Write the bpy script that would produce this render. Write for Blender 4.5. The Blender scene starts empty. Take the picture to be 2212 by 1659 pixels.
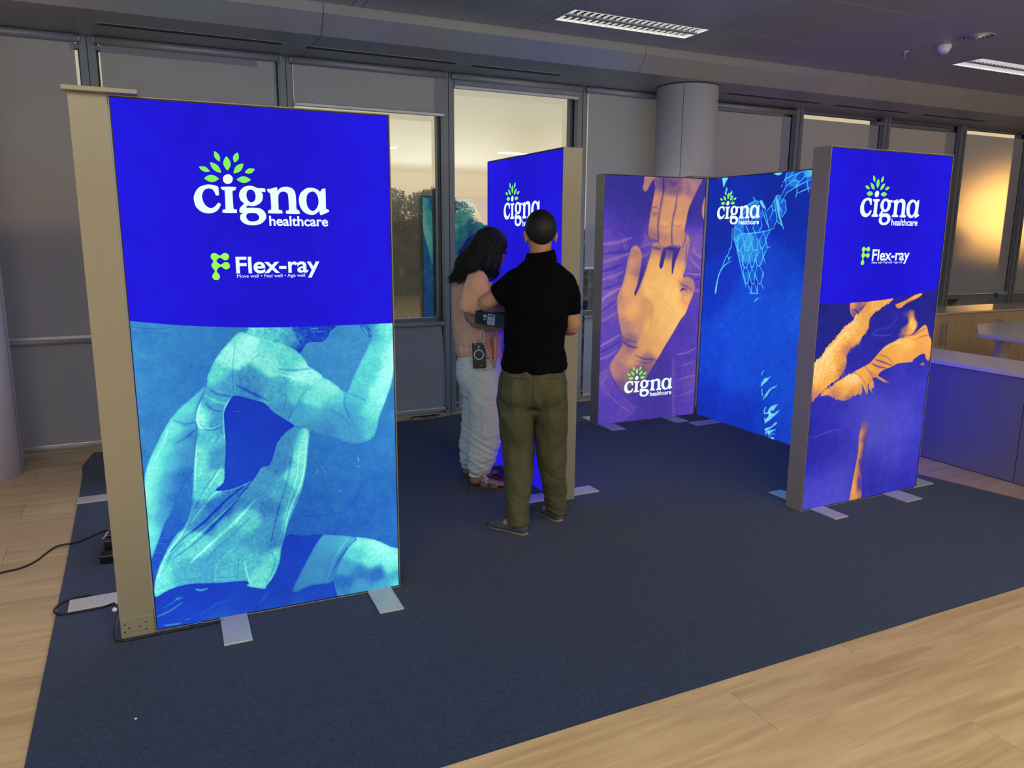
import bpy, bmesh, math, random
import numpy as np
from mathutils import Vector, Matrix, noise as mn
random.seed(3)
C = bpy.context.scene.collection
SC = bpy.context.scene
PI = math.pi
# ------------------------------------------------------------------ camera
cam = bpy.data.cameras.new('camera'); co = bpy.data.objects.new('camera', cam); C.objects.link(co); SC.camera = co
YAW, PIT, ROL, EYE, FPX = 0.4502, 0.1943, 0.0067, 1.5661, 1652.8
_f = Vector((math.sin(YAW)*math.cos(PIT), math.cos(YAW)*math.cos(PIT), -math.sin(PIT)))
_r = Vector((math.cos(YAW), -math.sin(YAW), 0)); _u = _r.cross(_f)
_c, _s = math.cos(ROL), math.sin(ROL)
_r2 = _c*_r + _s*_u; _u2 = -_s*_r + _c*_u
M = Matrix((_r2, _u2, -_f)).transposed().to_4x4(); M.translation = (0, 0, EYE)
co.matrix_world = M
cam.sensor_fit = 'HORIZONTAL'; cam.sensor_width = 36; cam.lens = FPX/2212*36; cam.clip_start = .05; cam.clip_end = 400
# ------------------------------------------------------------------ exposure, sky
SC.view_settings.view_transform = 'Standard'; SC.view_settings.look = 'None'
SC.view_settings.exposure = 0; SC.view_settings.gamma = 1; SC.view_settings.use_curve_mapping = False
def lin(c): return tuple(((v/255)/12.92 if v/255 <= .04045 else ((v/255+.055)/1.055)**2.4) for v in c[:3])+(1,)
W = bpy.data.worlds.new('dusk_sky'); SC.world = W; W.use_nodes = True
nt = W.node_tree; nt.nodes.clear(); N = nt.nodes.new; Lk = nt.links.new
tc = N('ShaderNodeTexCoord'); sp = N('ShaderNodeSeparateXYZ'); Lk(tc.outputs['Generated'], sp.inputs[0])
rp = N('ShaderNodeValToRGB'); mr = N('ShaderNodeMapRange'); mr.inputs[1].default_value = -.1; mr.inputs[2].default_value = .9
Lk(sp.outputs[2], mr.inputs[0]); Lk(mr.outputs[0], rp.inputs[0])
e = rp.color_ramp.elements; e[0].position = 0; e[0].color = lin((70, 66, 58)); e[1].position = 1; e[1].color = lin((120, 135, 150))
for pos, col in ((.095, (110, 95, 80)), (.11, (226, 190, 150)), (.16, (222, 200, 162)), (.21, (212, 199, 166)), (.28, (200, 194, 174)), (.42, (160, 166, 168))):
    k = rp.color_ramp.elements.new(pos); k.color = lin(col)
# soft cloud bands
nz = N('ShaderNodeTexNoise'); mp = N('ShaderNodeMapping'); mp.inputs['Scale'].default_value = (1.5, 1.5, 14)
Lk(tc.outputs['Generated'], mp.inputs[0]); Lk(mp.outputs[0], nz.inputs[0]); nz.inputs['Scale'].default_value = 2.2; nz.inputs['Detail'].default_value = 5
mc = N('ShaderNodeMix'); mc.data_type = 'RGBA'; mc.blend_type = 'MULTIPLY'; mc.inputs[0].default_value = .15
cr = N('ShaderNodeValToRGB'); cr.color_ramp.elements[0].position = .35; cr.color_ramp.elements[0].color = (.62, .6, .6, 1); cr.color_ramp.elements[1].position = .62; cr.color_ramp.elements[1].color = (1.1, 1.05, .95, 1)
Lk(nz.outputs[0], cr.inputs[0]); Lk(rp.outputs[0], mc.inputs[6]); Lk(cr.outputs[0], mc.inputs[7])
# glow round the low sun
SUN = Vector((0.8479, 0.529, 0.026)).normalized()
dt = N('ShaderNodeVectorMath'); dt.operation = 'DOT_PRODUCT'; nm = N('ShaderNodeVectorMath'); nm.operation = 'NORMALIZE'
Lk(tc.outputs['Generated'], nm.inputs[0]); Lk(nm.outputs[0], dt.inputs[0]); dt.inputs[1].default_value = SUN
def lobe(power, strength, col):
    m1 = N('ShaderNodeMath'); m1.operation = 'MAXIMUM'; m1.inputs[1].default_value = 0; Lk(dt.outputs['Value'], m1.inputs[0])
    m2 = N('ShaderNodeMath'); m2.operation = 'POWER'; m2.inputs[1].default_value = power; Lk(m1.outputs[0], m2.inputs[0])
    m3 = N('ShaderNodeVectorMath'); m3.operation = 'SCALE'; m3.inputs[0].default_value = [v*strength for v in col]; Lk(m2.outputs[0], m3.inputs['Scale']); return m3
l1 = lobe(2200, 65, (1, .5, .12)); l2 = lobe(30, .22, (1, .62, .3))
a1 = N('ShaderNodeVectorMath'); a1.operation = 'ADD'; a2 = N('ShaderNodeVectorMath'); a2.operation = 'ADD'
Lk(l1.outputs[0], a1.inputs[0]); Lk(l2.outputs[0], a1.inputs[1]); Lk(a1.outputs[0], a2.inputs[0]); Lk(mc.outputs[2], a2.inputs[1])
bg = N('ShaderNodeBackground'); bg.inputs[1].default_value = 1.1; wo = N('ShaderNodeOutputWorld')
Lk(a2.outputs[0], bg.inputs[0]); Lk(bg.outputs[0], wo.inputs[0])
# ------------------------------------------------------------------ room lamps behind the camera (the lit rows of the office)
def area(x, y, z, sx, sy, power, col, rot=(0, 0, 0), name='office_light'):
    l = bpy.data.lights.new(name, 'AREA'); l.shape = 'RECTANGLE'; l.size = sx; l.size_y = sy; l.energy = power; l.color = col
    o = bpy.data.objects.new(name, l); C.objects.link(o); o.location = (x, y, z); o.rotation_euler = rot; return o
WARM = (1, .83, .58)
WARM = (1, .83, .54)
LAMPS = [(-1.6, .2, 34), (-1.6, -1.6, 52), (1.0, -1.0, 52), (3.6, -.6, 44), (6.6, -.4, 45), (9.4, .4, 36), (-3.2, 2.6, 20)]
for x, y, pw in LAMPS: area(x, y, 3.0, 1.1, .27, pw, WARM)
# wide upward fill lights added behind the camera to lift the ambient light
for x, y, pw in [(-2.5, -1.6, 400), (1.6, -2.0, 380), (5.8, -1.6, 380), (9.8, -1.2, 300)]: area(x, y-1.4, 1.75, 3.4, 2.0, pw, (.72, .85, 1) if x < 4 else (1, .93, .82), (PI, 0, 0), 'ambient_fill')
# ------------------------------------------------------------------ helpers
def tag(o, label=None, cat=None, group=None, kind=None):
    if label: o['label'] = label
    if cat: o['category'] = cat
    if group: o['group'] = group
    if kind: o['kind'] = kind
    return o
def empty(name, loc=(0, 0, 0), rz=0, label=None, cat=None, group=None, kind=None):
    o = bpy.data.objects.new(name, None); C.objects.link(o); o.location = loc; o.rotation_euler = (0, 0, rz); o.empty_display_size = .1
    return tag(o, label, cat, group, kind)
def link(name, me, mats=None, parent=None, smooth=False):
    o = bpy.data.objects.new(name, me); C.objects.link(o)
    if mats is not None and not me.materials:
        for m in (mats if isinstance(mats, (list, tuple)) else [mats]): me.materials.append(m)
    if parent: o.parent = parent
    if smooth:
        for p in me.polygons: p.use_smooth = True
    return o
def obj(name, bm, mat, parent=None, smooth=False, loc=None):
    me = bpy.data.meshes.new(name); bm.to_mesh(me); bm.free()
    o = link(name, me, mat, parent, smooth)
    if loc: o.location = loc
    return o
def box(bm, x0, x1, y0, y1, z0, z1, bev=0):
    vs = [bm.verts.new(v) for v in ((x0,y0,z0),(x1,y0,z0),(x1,y1,z0),(x0,y1,z0),(x0,y0,z1),(x1,y0,z1),(x1,y1,z1),(x0,y1,z1))]
    fs = [bm.faces.new([vs[i] for i in f]) for f in ((3,2,1,0),(4,5,6,7),(0,1,5,4),(1,2,6,5),(2,3,7,6),(3,0,4,7))]
    if bev:
        es = list({e for f in fs for e in f.edges}); bmesh.ops.bevel(bm, geom=es, offset=bev, segments=2, affect='EDGES', profile=.5)
    return vs
def boxo(name, x0, x1, y0, y1, z0, z1, mat, parent=None, bev=0):
    bm = bmesh.new(); box(bm, x0, x1, y0, y1, z0, z1, bev); return obj(name, bm, mat, parent)
def prism(bm, prof, x0, x1):            # profile in (y,z) swept along x
    a = [bm.verts.new((x0, y, z)) for y, z in prof]; b = [bm.verts.new((x1, y, z)) for y, z in prof]; n = len(prof)
    for i in range(n): bm.faces.new((a[i], a[(i+1)%n], b[(i+1)%n], b[i]))
    bm.faces.new(a[::-1]); bm.faces.new(b); bmesh.ops.recalc_face_normals(bm, faces=bm.faces)
def extr(bm, poly, z0, z1):             # polygon in (x,y) raised from z0 to z1
    a = [bm.verts.new((x, y, z0)) for x, y in poly]; b = [bm.verts.new((x, y, z1)) for x, y in poly]; n = len(poly)
    for i in range(n): bm.faces.new((a[i], a[(i+1)%n], b[(i+1)%n], b[i]))
    bm.faces.new(a[::-1]); bm.faces.new(b); bmesh.ops.recalc_face_normals(bm, faces=bm.faces)
def lathe(bm, prof, n=24, c=(0, 0), axis='z'):
    rings = []
    for r, z in prof:
        ring = []
        for i in range(n):
            a = 2*PI*i/n; p = (c[0]+r*math.cos(a), c[1]+r*math.sin(a), z)
            if axis == 'x': p = (z, c[0]+r*math.cos(a), c[1]+r*math.sin(a))
            ring.append(bm.verts.new(p))
        rings.append(ring)
    for a, b in zip(rings, rings[1:]):
        for i in range(n): bm.faces.new((a[i], a[(i+1)%n], b[(i+1)%n], b[i]))
    bm.faces.new(rings[0][::-1]); bm.faces.new(rings[-1]); bmesh.ops.recalc_face_normals(bm, faces=bm.faces)
def crom(pts, n=5):
    p = [Vector(q) for q in pts]; out = []
    for i in range(len(p)-1):
        a, b, c, d = p[max(i-1, 0)], p[i], p[i+1], p[min(i+2, len(p)-1)]
        for k in range(n):
            t = k/n; out.append(b+.5*t*((c-a)+t*((2*a-5*b+4*c-d)+t*(3*(b-c)+d-a))))
    out.append(p[-1]); return out
def tube(bm, pts, r, n=8, sm=5, flat=1.0, taper=None):
    p = crom(pts, sm) if sm else [Vector(q) for q in pts]; rings = []; up = Vector((0, 0, 1)); L = len(p)
    for i, q in enumerate(p):
        t = (p[min(i+1, L-1)]-p[max(i-1, 0)]).normalized()
        s = t.cross(up); s = s.normalized() if s.length > .05 else Vector((1, 0, 0)); w = s.cross(t).normalized()
        rr = r if taper is None else r*taper(i/(L-1))
        rings.append([bm.verts.new(q+s*math.cos(2*PI*k/n)*rr+w*math.sin(2*PI*k/n)*rr*flat) for k in range(n)])
    for a, b in zip(rings, rings[1:]):
        for i in range(n): bm.faces.new((a[i], a[(i+1)%n], b[(i+1)%n], b[i]))
    bm.faces.new(rings[0][::-1]); bm.faces.new(rings[-1])
def copy_of(o, loc=None, rz=None, parent=None):
    c = o.copy(); C.objects.link(c)
    if parent: c.parent = parent
    if loc is not None: c.location = loc
    if rz is not None: c.rotation_euler = (0, 0, rz)
    for ch in list(o.children): copy_of(ch, parent=c)
    return c
# ------------------------------------------------------------------ materials
def mat(name, col, rough=.6, metal=0, spec=.5, noise=None, bump=None, emis=None, sheen=0, coat=0, trans=0):
    m = bpy.data.materials.new(name); m.use_nodes = True; n = m.node_tree; b = n.nodes['Principled BSDF']
    col = lin(col); b.inputs['Base Color'].default_value = col; b.inputs['Roughness'].default_value = rough; b.inputs['Metallic'].default_value = metal
    b.inputs['Specular IOR Level'].default_value = spec; b.inputs['Sheen Weight'].default_value = sheen; b.inputs['Coat Weight'].default_value = coat
    b.inputs['Transmission Weight'].default_value = trans
    t = n.nodes.new('ShaderNodeTexCoord')
    if noise:                            # (scale, amount, stretch)
        sc, am, stv = noise; mpn = n.nodes.new('ShaderNodeMapping'); mpn.inputs['Scale'].default_value = stv
        x = n.nodes.new('ShaderNodeTexNoise'); x.inputs['Scale'].default_value = sc; x.inputs['Detail'].default_value = 6
        r = n.nodes.new('ShaderNodeValToRGB'); r.color_ramp.elements[0].position = .3; r.color_ramp.elements[1].position = .7
        r.color_ramp.elements[0].color = tuple(v*(1-am) for v in col[:3])+(1,); r.color_ramp.elements[1].color = tuple(min(1, v*(1+am)) for v in col[:3])+(1,)
        n.links.new(t.outputs['Object'], mpn.inputs[0]); n.links.new(mpn.outputs[0], x.inputs[0]); n.links.new(x.outputs[0], r.inputs[0]); n.links.new(r.outputs[0], b.inputs['Base Color'])
    if bump:                             # (scale, strength, distance, stretch)
        sc, stg, ds, stv = bump; mpn = n.nodes.new('ShaderNodeMapping'); mpn.inputs['Scale'].default_value = stv
        x = n.nodes.new('ShaderNodeTexNoise'); x.inputs['Scale'].default_value = sc; x.inputs['Detail'].default_value = 4
        bp = n.nodes.new('ShaderNodeBump'); bp.inputs['Strength'].default_value = stg; bp.inputs['Distance'].default_value = ds
        n.links.new(t.outputs['Object'], mpn.inputs[0]); n.links.new(mpn.outputs[0], x.inputs[0]); n.links.new(x.outputs[0], bp.inputs['Height']); n.links.new(bp.outputs[0], b.inputs['Normal'])
    if emis: b.inputs['Emission Color'].default_value = lin(emis[0]); b.inputs['Emission Strength'].default_value = emis[1]
    return m
def emit(name, col, s=1.0):
    m = bpy.data.materials.new(name); m.use_nodes = True; n = m.node_tree; n.nodes.clear()
    e = n.nodes.new('ShaderNodeEmission'); e.inputs[0].default_value = lin(col); e.inputs[1].default_value = s
    o = n.nodes.new('ShaderNodeOutputMaterial'); n.links.new(e.outputs[0], o.inputs[0]); return m
ONE = (1, 1, 1)
MT = dict(
 alu=mat('anodised_aluminium', (162, 155, 134), .45, .3, noise=(40, .015, (1, 1, .05))),
 foot=mat('brushed_foot_plate', (196, 196, 200), .42, .25, noise=(60, .06, ONE)),
 black=mat('black_rubber', (14, 14, 16), .5), blackp=mat('black_plastic', (18, 18, 20), .35),
 carpet=mat('navy_needle_felt', (26, 47, 83), .95, spec=.1, noise=(90, .35, ONE), bump=(260, .7, .004, ONE), sheen=.15),
 ceil=mat('grey_metal_ceiling', (152, 152, 154), .42, .25, noise=(3, .04, ONE)),
 soff=mat('satin_soffit_metal', (158, 156, 152), .36, .35, noise=(2, .05, ONE)),
 gap=mat('dark_joint', (12, 12, 13), .8), mull=mat('grey_window_profile', (124, 129, 134), .42, .25), mulld=mat('dark_window_gasket', (30, 32, 35), .5),
 white=mat('white_laminate', (205, 203, 200), .35), counter=mat('pale_grey_laminate', (112, 112, 122), .42), top=mat('cream_worktop', (206, 198, 182), .35, noise=(6, .04, ONE)),
 cab=mat('pale_birch_veneer', (198, 174, 134), .45, noise=(5, .12, (6, 6, .6))), column=mat('painted_column', (212, 210, 214), .55, noise=(2, .03, ONE)),
 wall=mat('painted_wall', (150, 146, 140), .8, noise=(3, .04, ONE)), steel=mat('brushed_steel', (190, 190, 190), .3, 1),
 plastic=mat('white_plastic', (215, 213, 208), .4), tubem=mat('roller_tube', (150, 148, 152), .4, .2), bar=mat('blind_bar', (190, 190, 192), .35, .5),
 blade=mat('white_louvre_blade', (225, 225, 215), .5, emis=((235, 235, 222), .5)), ltwood=mat('oak_leg', (150, 100, 60), .5, noise=(9, .2, (1, 1, .2))),  # louvre blades glow by emission, standing in for reflected light
 lou=mat('silver_louvre', (225, 225, 215), .25, .6, emis=((235, 235, 222), .72)))  # light housing and rim get emission too, in place of reflected light
def fabric():
    m = bpy.data.materials.new('sunscreen_fabric'); m.use_nodes = True; n = m.node_tree; n.nodes.clear(); A = n.nodes.new
    d = A('ShaderNodeBsdfDiffuse'); d.inputs[0].default_value = lin((200, 200, 210)); t = A('ShaderNodeBsdfTranslucent'); t.inputs[0].default_value = lin((138, 140, 146))
    r = A('ShaderNodeBsdfRefraction'); r.inputs[0].default_value = lin((150, 146, 140)); r.inputs['Roughness'].default_value = .2; r.inputs['IOR'].default_value = 1.12
    m1 = A('ShaderNodeMixShader'); m1.inputs[0].default_value = .30; m2 = A('ShaderNodeMixShader'); m2.inputs[0].default_value = .30; o = A('ShaderNodeOutputMaterial')
    x = A('ShaderNodeTexNoise'); x.inputs['Scale'].default_value = 500; tcn = A('ShaderNodeTexCoord'); bp = A('ShaderNodeBump'); bp.inputs['Strength'].default_value = .15; bp.inputs['Distance'].default_value = .001
    n.links.new(tcn.outputs['Object'], x.inputs[0]); n.links.new(x.outputs[0], bp.inputs['Height']); n.links.new(bp.outputs[0], d.inputs['Normal'])
    for a, b in ((d.outputs[0], m1.inputs[1]), (t.outputs[0], m1.inputs[2]), (m1.outputs[0], m2.inputs[1]), (r.outputs[0], m2.inputs[2]), (m2.outputs[0], o.inputs[0])): n.links.new(a, b)
    return m
MT['fabric'] = fabric()
def fabric_back():
    m = bpy.data.materials.new('sunscreen_fabric_back'); m.use_nodes = True; n = m.node_tree; n.nodes.clear()
    r = n.nodes.new('ShaderNodeBsdfRefraction'); r.inputs['Roughness'].default_value = .2; r.inputs['IOR'].default_value = 1.12; o = n.nodes.new('ShaderNodeOutputMaterial'); n.links.new(r.outputs[0], o.inputs[0]); return m
MT['fabric_back'] = fabric_back()
def glass():
    m = bpy.data.materials.new('window_glass'); m.use_nodes = True; n = m.node_tree; n.nodes.clear(); A = n.nodes.new
    t = A('ShaderNodeBsdfTransparent'); t.inputs[0].default_value = (.93, .95, .93, 1); g = A('ShaderNodeBsdfGlossy'); g.inputs['Roughness'].default_value = .01; g.inputs[0].default_value = (.9, 1, 1, 1)
    f = A('ShaderNodeFresnel'); f.inputs[0].default_value = 2.5; m1 = A('ShaderNodeMixShader'); o = A('ShaderNodeOutputMaterial')
    n.links.new(f.outputs[0], m1.inputs[0]); n.links.new(t.outputs[0], m1.inputs[1]); n.links.new(g.outputs[0], m1.inputs[2]); n.links.new(m1.outputs[0], o.inputs[0]); return m
MT['glass'] = glass()
def wood():
    m = bpy.data.materials.new('oak_plank'); m.use_nodes = True; n = m.node_tree; b = n.nodes['Principled BSDF']; A = n.nodes.new; Lw = n.links.new
    tcn = A('ShaderNodeTexCoord'); oi = A('ShaderNodeObjectInfo'); ad = A('ShaderNodeVectorMath'); ad.operation = 'ADD'
    cx = A('ShaderNodeCombineXYZ'); ml = A('ShaderNodeMath'); ml.operation = 'MULTIPLY'; ml.inputs[1].default_value = 37; Lw(oi.outputs['Random'], ml.inputs[0]); Lw(ml.outputs[0], cx.inputs[0]); Lw(ml.outputs[0], cx.inputs[1])
    Lw(tcn.outputs['Object'], ad.inputs[0]); Lw(cx.outputs[0], ad.inputs[1])
    mp = A('ShaderNodeMapping'); mp.inputs['Scale'].default_value = (1, 9, 1); Lw(ad.outputs[0], mp.inputs[0])
    n1 = A('ShaderNodeTexNoise'); n1.inputs['Scale'].default_value = 1.6; n1.inputs['Detail'].default_value = 8; n1.inputs['Distortion'].default_value = .9; Lw(mp.outputs[0], n1.inputs[0])
    mp2 = A('ShaderNodeMapping'); mp2.inputs['Scale'].default_value = (2, 60, 1); Lw(ad.outputs[0], mp2.inputs[0])
    n2 = A('ShaderNodeTexNoise'); n2.inputs['Scale'].default_value = 3; n2.inputs['Detail'].default_value = 4; Lw(mp2.outputs[0], n2.inputs[0])
    r = A('ShaderNodeValToRGB'); r.color_ramp.elements[0].position = .28; r.color_ramp.elements[0].color = lin((178, 150, 114)); r.color_ramp.elements[1].position = .72; r.color_ramp.elements[1].color = lin((210, 186, 148))
    Lw(n1.outputs[0], r.inputs[0])
    mx = A('ShaderNodeMix'); mx.data_type = 'RGBA'; mx.blend_type = 'MULTIPLY'; mx.inputs[0].default_value = .35; Lw(r.outputs[0], mx.inputs[6]); Lw(n2.outputs[0], mx.inputs[7])
    hs = A('ShaderNodeHueSaturation'); mrr = A('ShaderNodeMapRange'); mrr.inputs[3].default_value = 1.13; mrr.inputs[4].default_value = 1.25; Lw(oi.outputs['Random'], mrr.inputs[0]); Lw(mrr.outputs[0], hs.inputs['Value']); Lw(mx.outputs[2], hs.inputs['Color']); Lw(hs.outputs[0], b.inputs['Base Color'])
    bp = A('ShaderNodeBump'); bp.inputs['Strength'].default_value = .15; bp.inputs['Distance'].default_value = .002; Lw(n2.outputs[0], bp.inputs['Height']); Lw(bp.outputs[0], b.inputs['Normal'])
    b.inputs['Roughness'].default_value = .42; return m
MT['wood'] = wood()
import numpy as np
# ---- poster painter: prints for the light boxes, painted from code ----
PX=1.6
PAL=dict(
 teal=[(0,(28,52,190)),(.15,(30,72,196)),(.3,(44,112,192)),(.45,(66,146,200)),(.6,(74,172,208)),(.8,(98,222,214)),(1,(170,255,244))],
 violet=[(0,(38,48,118)),(.15,(62,52,150)),(.3,(84,62,172)),(.45,(118,88,170)),(.7,(150,120,185)),(1,(190,165,205))],
 skin=[(0,(56,42,140)),(.2,(92,66,140)),(.4,(152,108,128)),(.6,(214,150,112)),(.8,(240,176,108)),(1,(255,200,118))],
 indigo=[(0,(34,36,120)),(.2,(48,46,170)),(.45,(78,76,200)),(.7,(120,105,190)),(1,(200,160,150))],
 gold=[(0,(52,46,165)),(.25,(95,72,150)),(.45,(170,115,120)),(.65,(228,150,85)),(.85,(252,180,85)),(1,(255,215,150))],
 azure=[(0,(24,40,150)),(.2,(22,52,185)),(.4,(28,84,222)),(.6,(55,160,235)),(.85,(110,215,245)),(1,(190,240,250))])
def smooth(p,n=3,closed=True):
    p=np.array(p,float); N=len(p)
    if N<4 and closed: return p
    out=[]
    rng=range(N) if closed else range(N-1)
    for i in rng:
        if closed: a,b,c,d=p[i-1],p[i],p[(i+1)%N],p[(i+2)%N]
        else: a,b,c,d=p[max(i-1,0)],p[i],p[i+1],p[min(i+2,N-1)]
        for k in range(n):
            t=k/n; out.append(b+.5*t*((c-a)+t*((2*a-5*b+4*c-d)+t*(3*(b-c)+d-a))))
    if not closed: out.append(p[-1])
    return np.array(out)
def blur(m,s):
    if s<.3: return m
    r=int(3*s)+1; k=np.exp(-.5*(np.arange(-r,r+1)/s)**2); k/=k.sum()
    for ax in (0,1):
        pad=[(0,0),(0,0)]; pad[ax]=(r,r); q=np.pad(m,pad,mode='edge'); o=np.zeros_like(m)
        for i,w in enumerate(k):
            o+=w*(q[i:i+m.shape[0],:] if ax==0 else q[:,i:i+m.shape[1]])
        m=o
    return m
def fillpoly(p,H,W):
    m=np.zeros((H,W),np.float32); q=np.roll(p,-1,0)
    for y in range(max(0,int(p[:,1].min())),min(H,int(p[:,1].max())+1)):
        yc=y+.5; s=((p[:,1]<=yc)!=(q[:,1]<=yc)); 
        if not s.any(): continue
        xs=np.sort(p[s,0]+(yc-p[s,1])*(q[s,0]-p[s,0])/(q[s,1]-p[s,1]))
        for a,b in zip(xs[::2],xs[1::2]):
            i,j=max(0,int(round(a))),min(W,int(round(b)))
            if j>i: m[y,i:j]=1
    return m
def interp(c,s,H,W,st=4):
    Y,X=np.mgrid[0:H:st,0:W:st].astype(np.float32); n=np.zeros_like(X); d=np.full_like(X,1e-12)
    for x,y,t in c:
        r=((X-x)**2+(Y-y)**2)/(2*s*s); w=np.exp(-r)+1e-4/(1+r*r); n+=w*t; d+=w
    g=n/d
    g=np.repeat(np.repeat(g,st,0),st,1)[:H,:W]
    return blur(g,st*.8)
def strokes(T,lst,k,wscale,mask=None):
    H,W=T.shape
    for pts,w,dt in lst:
        p=np.array(pts,float) if mask else smooth(pts,4,False); w=max(w*k*.5,.55)
        x0,x1=int(max(0,p[:,0].min()-3*w)),int(min(W,p[:,0].max()+3*w+1)); y0,y1=int(max(0,p[:,1].min()-3*w)),int(min(H,p[:,1].max()+3*w+1))
        if x1<=x0 or y1<=y0: continue
        Y,X=np.mgrid[y0:y1,x0:x1].astype(np.float32)+.5; best=np.full(X.shape,1e9,np.float32); L=len(p)-1
        for i in range(L):
            a,b=p[i],p[i+1]; ab=b-a; l=max(ab@ab,1e-6)
            t=np.clip(((X-a[0])*ab[0]+(Y-a[1])*ab[1])/l,0,1)
            d2=(X-a[0]-t*ab[0])**2+(Y-a[1]-t*ab[1])**2
            u=(i+t)/L; taper=.45+.55*np.sin(np.pi*np.clip(u,.02,.98))
            best=np.minimum(best,d2/(taper*taper))
        T[y0:y1,x0:x1]+=dt*np.exp(-best/(2*w*w))
    return T
def noise(H,W,s,rg):
    return blur(rg.standard_normal((H,W)).astype(np.float32),s)*s*3.5
def paint(P,W_mm,H_mm,k):
    rg=np.random.default_rng(7); W,H=int(W_mm/PX),int(H_mm/PX)
    cv=lambda q:[(x/PX,y/PX) for x,y in q]
    cc=lambda q:[(x/PX,y/PX,t/100) for x,y,t in q]
    cs=lambda l:[(cv(q),w,d/100) for q,w,d in l]
    kk=k/PX
    fine=noise(H,W,.8,rg); mid=noise(H,W,2.2,rg); 
    big=blur(rg.standard_normal((H,W)).astype(np.float32),9)*30
    def cmap(T,name):
        s=PAL[name]; xs=[a for a,_ in s]; return np.stack([np.interp(T,xs,[c[i] for _,c in s]) for i in range(3)],-1)
    T=interp(cc(P['bg']),P['bgs']*kk,H,W); T=T+big*.012+mid*.012; T=strokes(T,cs(P['bgst']),kk,1)
    C=cmap(T,P['pal'])
    for r in P['regs']:
        if r['poly'] is None:
            M=strokes(np.zeros((H,W),np.float32),cs(r['st']),kk,1,True); M=np.clip(M*1.7,0,1)[...,None]
            C=C*(1-M)+M*np.array((90,205,245)); continue
        m=fillpoly(smooth(cv(r['poly'])) if not r.get('hard') else np.array(cv(r['poly']),float),H,W)
        if r.get('fz'): m=np.clip(((lambda b_: b_+(mid*.5+fine*.35)*b_*(1-b_)*2)(blur(m,3.5))-.5)*4+.5,0,1)
        m=blur(m,r.get('e',1.0)*.8); ri=r.get('rim',.3 if r.get('pal')=='skin' else .14)
        t=interp(cc(r['c']),max(r['s']*kk,3),H,W); t=t+r['grain']*(fine*.26+mid*.2)+big*.008
        if r.get('pal')=='skin' and r['s']<40: t=(t-.7)*1.45+.64
        t=t-ri*np.clip(1.9*(1-blur(m,5.5))-.25,0,1)*m
        sk_=[(q,w*(1.5 if r.get('pal')=='skin' else 1.15),d*(.7 if r.get('pal')=='skin' else .9)) for q,w,d in cs(r['st'])]
        t=strokes(t,sk_,kk,1)
        C=C*(1-m[...,None])+cmap(t,r.get('pal',P['pal']))*m[...,None]
    return C
LOGO={'c':[[(341,1728),(334,1732),(322,1735),(306,1736),(290,1732),(275,1725),(264,1712),(257,1698),(254,1685),(256,1668),(260,1655),(270,1643),(283,1635),(299,1632),(313,1633),(328,1639),(339,1650),(345,1661),(346,1666),(342,1670),(337,1670),(334,1667),(328,1660),(320,1654),(312,1651),(303,1653),(294,1660),(287,1671),(284,1683),(283,1695),(287,1707),(293,1716),(302,1721),(310,1722),(318,1720),(324,1715),(328,1707),(330,1700),(334,1697),(340,1698),(342,1700),(342,1716)]],'i':[[(353,1729),(401,1730),(403,1725),(401,1719),(395,1717),(391,1714),(390,1707),(390,1654),(393,1649),(400,1648),(402,1643),(401,1637),(398,1635),(353,1635),(351,1641),(352,1646),(354,1647),(360,1648),(362,1652),(363,1713),(359,1717),(354,1719),(352,1722)],[(394,1758),(393,1753),(391,1749),(388,1745),(384,1742),(380,1741),(376,1740),(371,1740),(367,1742),(364,1745),(361,1748),(360,1752),(360,1757),(360,1761),(362,1766),(365,1770),(369,1772),(373,1774),(378,1775),(382,1775),(386,1773),(390,1770),(392,1767),(394,1763)]],'g':[[(413,1702),(416,1713),(424,1724),(435,1732),(452,1736),(466,1734),(478,1729),(483,1728),(505,1728),(508,1724),(509,1718),(506,1714),(494,1715),(498,1707),(498,1695),(495,1683),(486,1672),(472,1664),(457,1661),(442,1663),(436,1655),(445,1655),(472,1655),(488,1652),(500,1643),(506,1631),(506,1618),(498,1606),(485,1596),(468,1591),(451,1590),(434,1593),(421,1600),(413,1610),(412,1621),(416,1631),(425,1636),(415,1636),(411,1639),(411,1647),(416,1657),(428,1670),(419,1679),(414,1690)],[(439,1701),(441,1711),(446,1719),(455,1722),(463,1720),(469,1713),(472,1702),(471,1690),(467,1681),(459,1676),(451,1676),(444,1682),(440,1692)],[(434,1621),(436,1630),(444,1635),(458,1636),(470,1635),(477,1629),(481,1622),(479,1613),(471,1607),(459,1604),(447,1605),(438,1611)]],'n':[[(515,1723),(516,1726),(527,1727),(548,1733),(552,1732),(553,1725),(552,1718),(559,1727),(569,1733),(582,1736),(596,1735),(609,1730),(617,1720),(620,1706),(621,1681),(621,1657),(624,1651),(630,1648),(632,1642),(630,1635),(584,1635),(581,1641),(582,1647),(588,1647),(592,1651),(593,1658),(592,1700),(589,1712),(583,1716),(574,1718),(564,1715),(558,1708),(555,1697),(554,1654),(557,1649),(565,1648),(567,1642),(565,1636),(518,1636),(515,1641),(516,1647),(521,1648),(526,1651),(527,1671),(526,1706),(523,1712),(518,1715)]],'a':[[(735,1729),(731,1733),(722,1732),(714,1721),(707,1727),(695,1733),(679,1735),(663,1733),(649,1724),(638,1712),(632,1694),(632,1676),(636,1661),(645,1646),(660,1636),(678,1632),(694,1636),(708,1647),(709,1637),(713,1632),(718,1633),(743,1644),(746,1649),(744,1653),(736,1656),(734,1662)],[(660,1687),(663,1705),(671,1716),(683,1721),(693,1719),(702,1708),(706,1693),(706,1678),(701,1662),(693,1652),(684,1647),(674,1650),(665,1660),(661,1673)]]}
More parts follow.
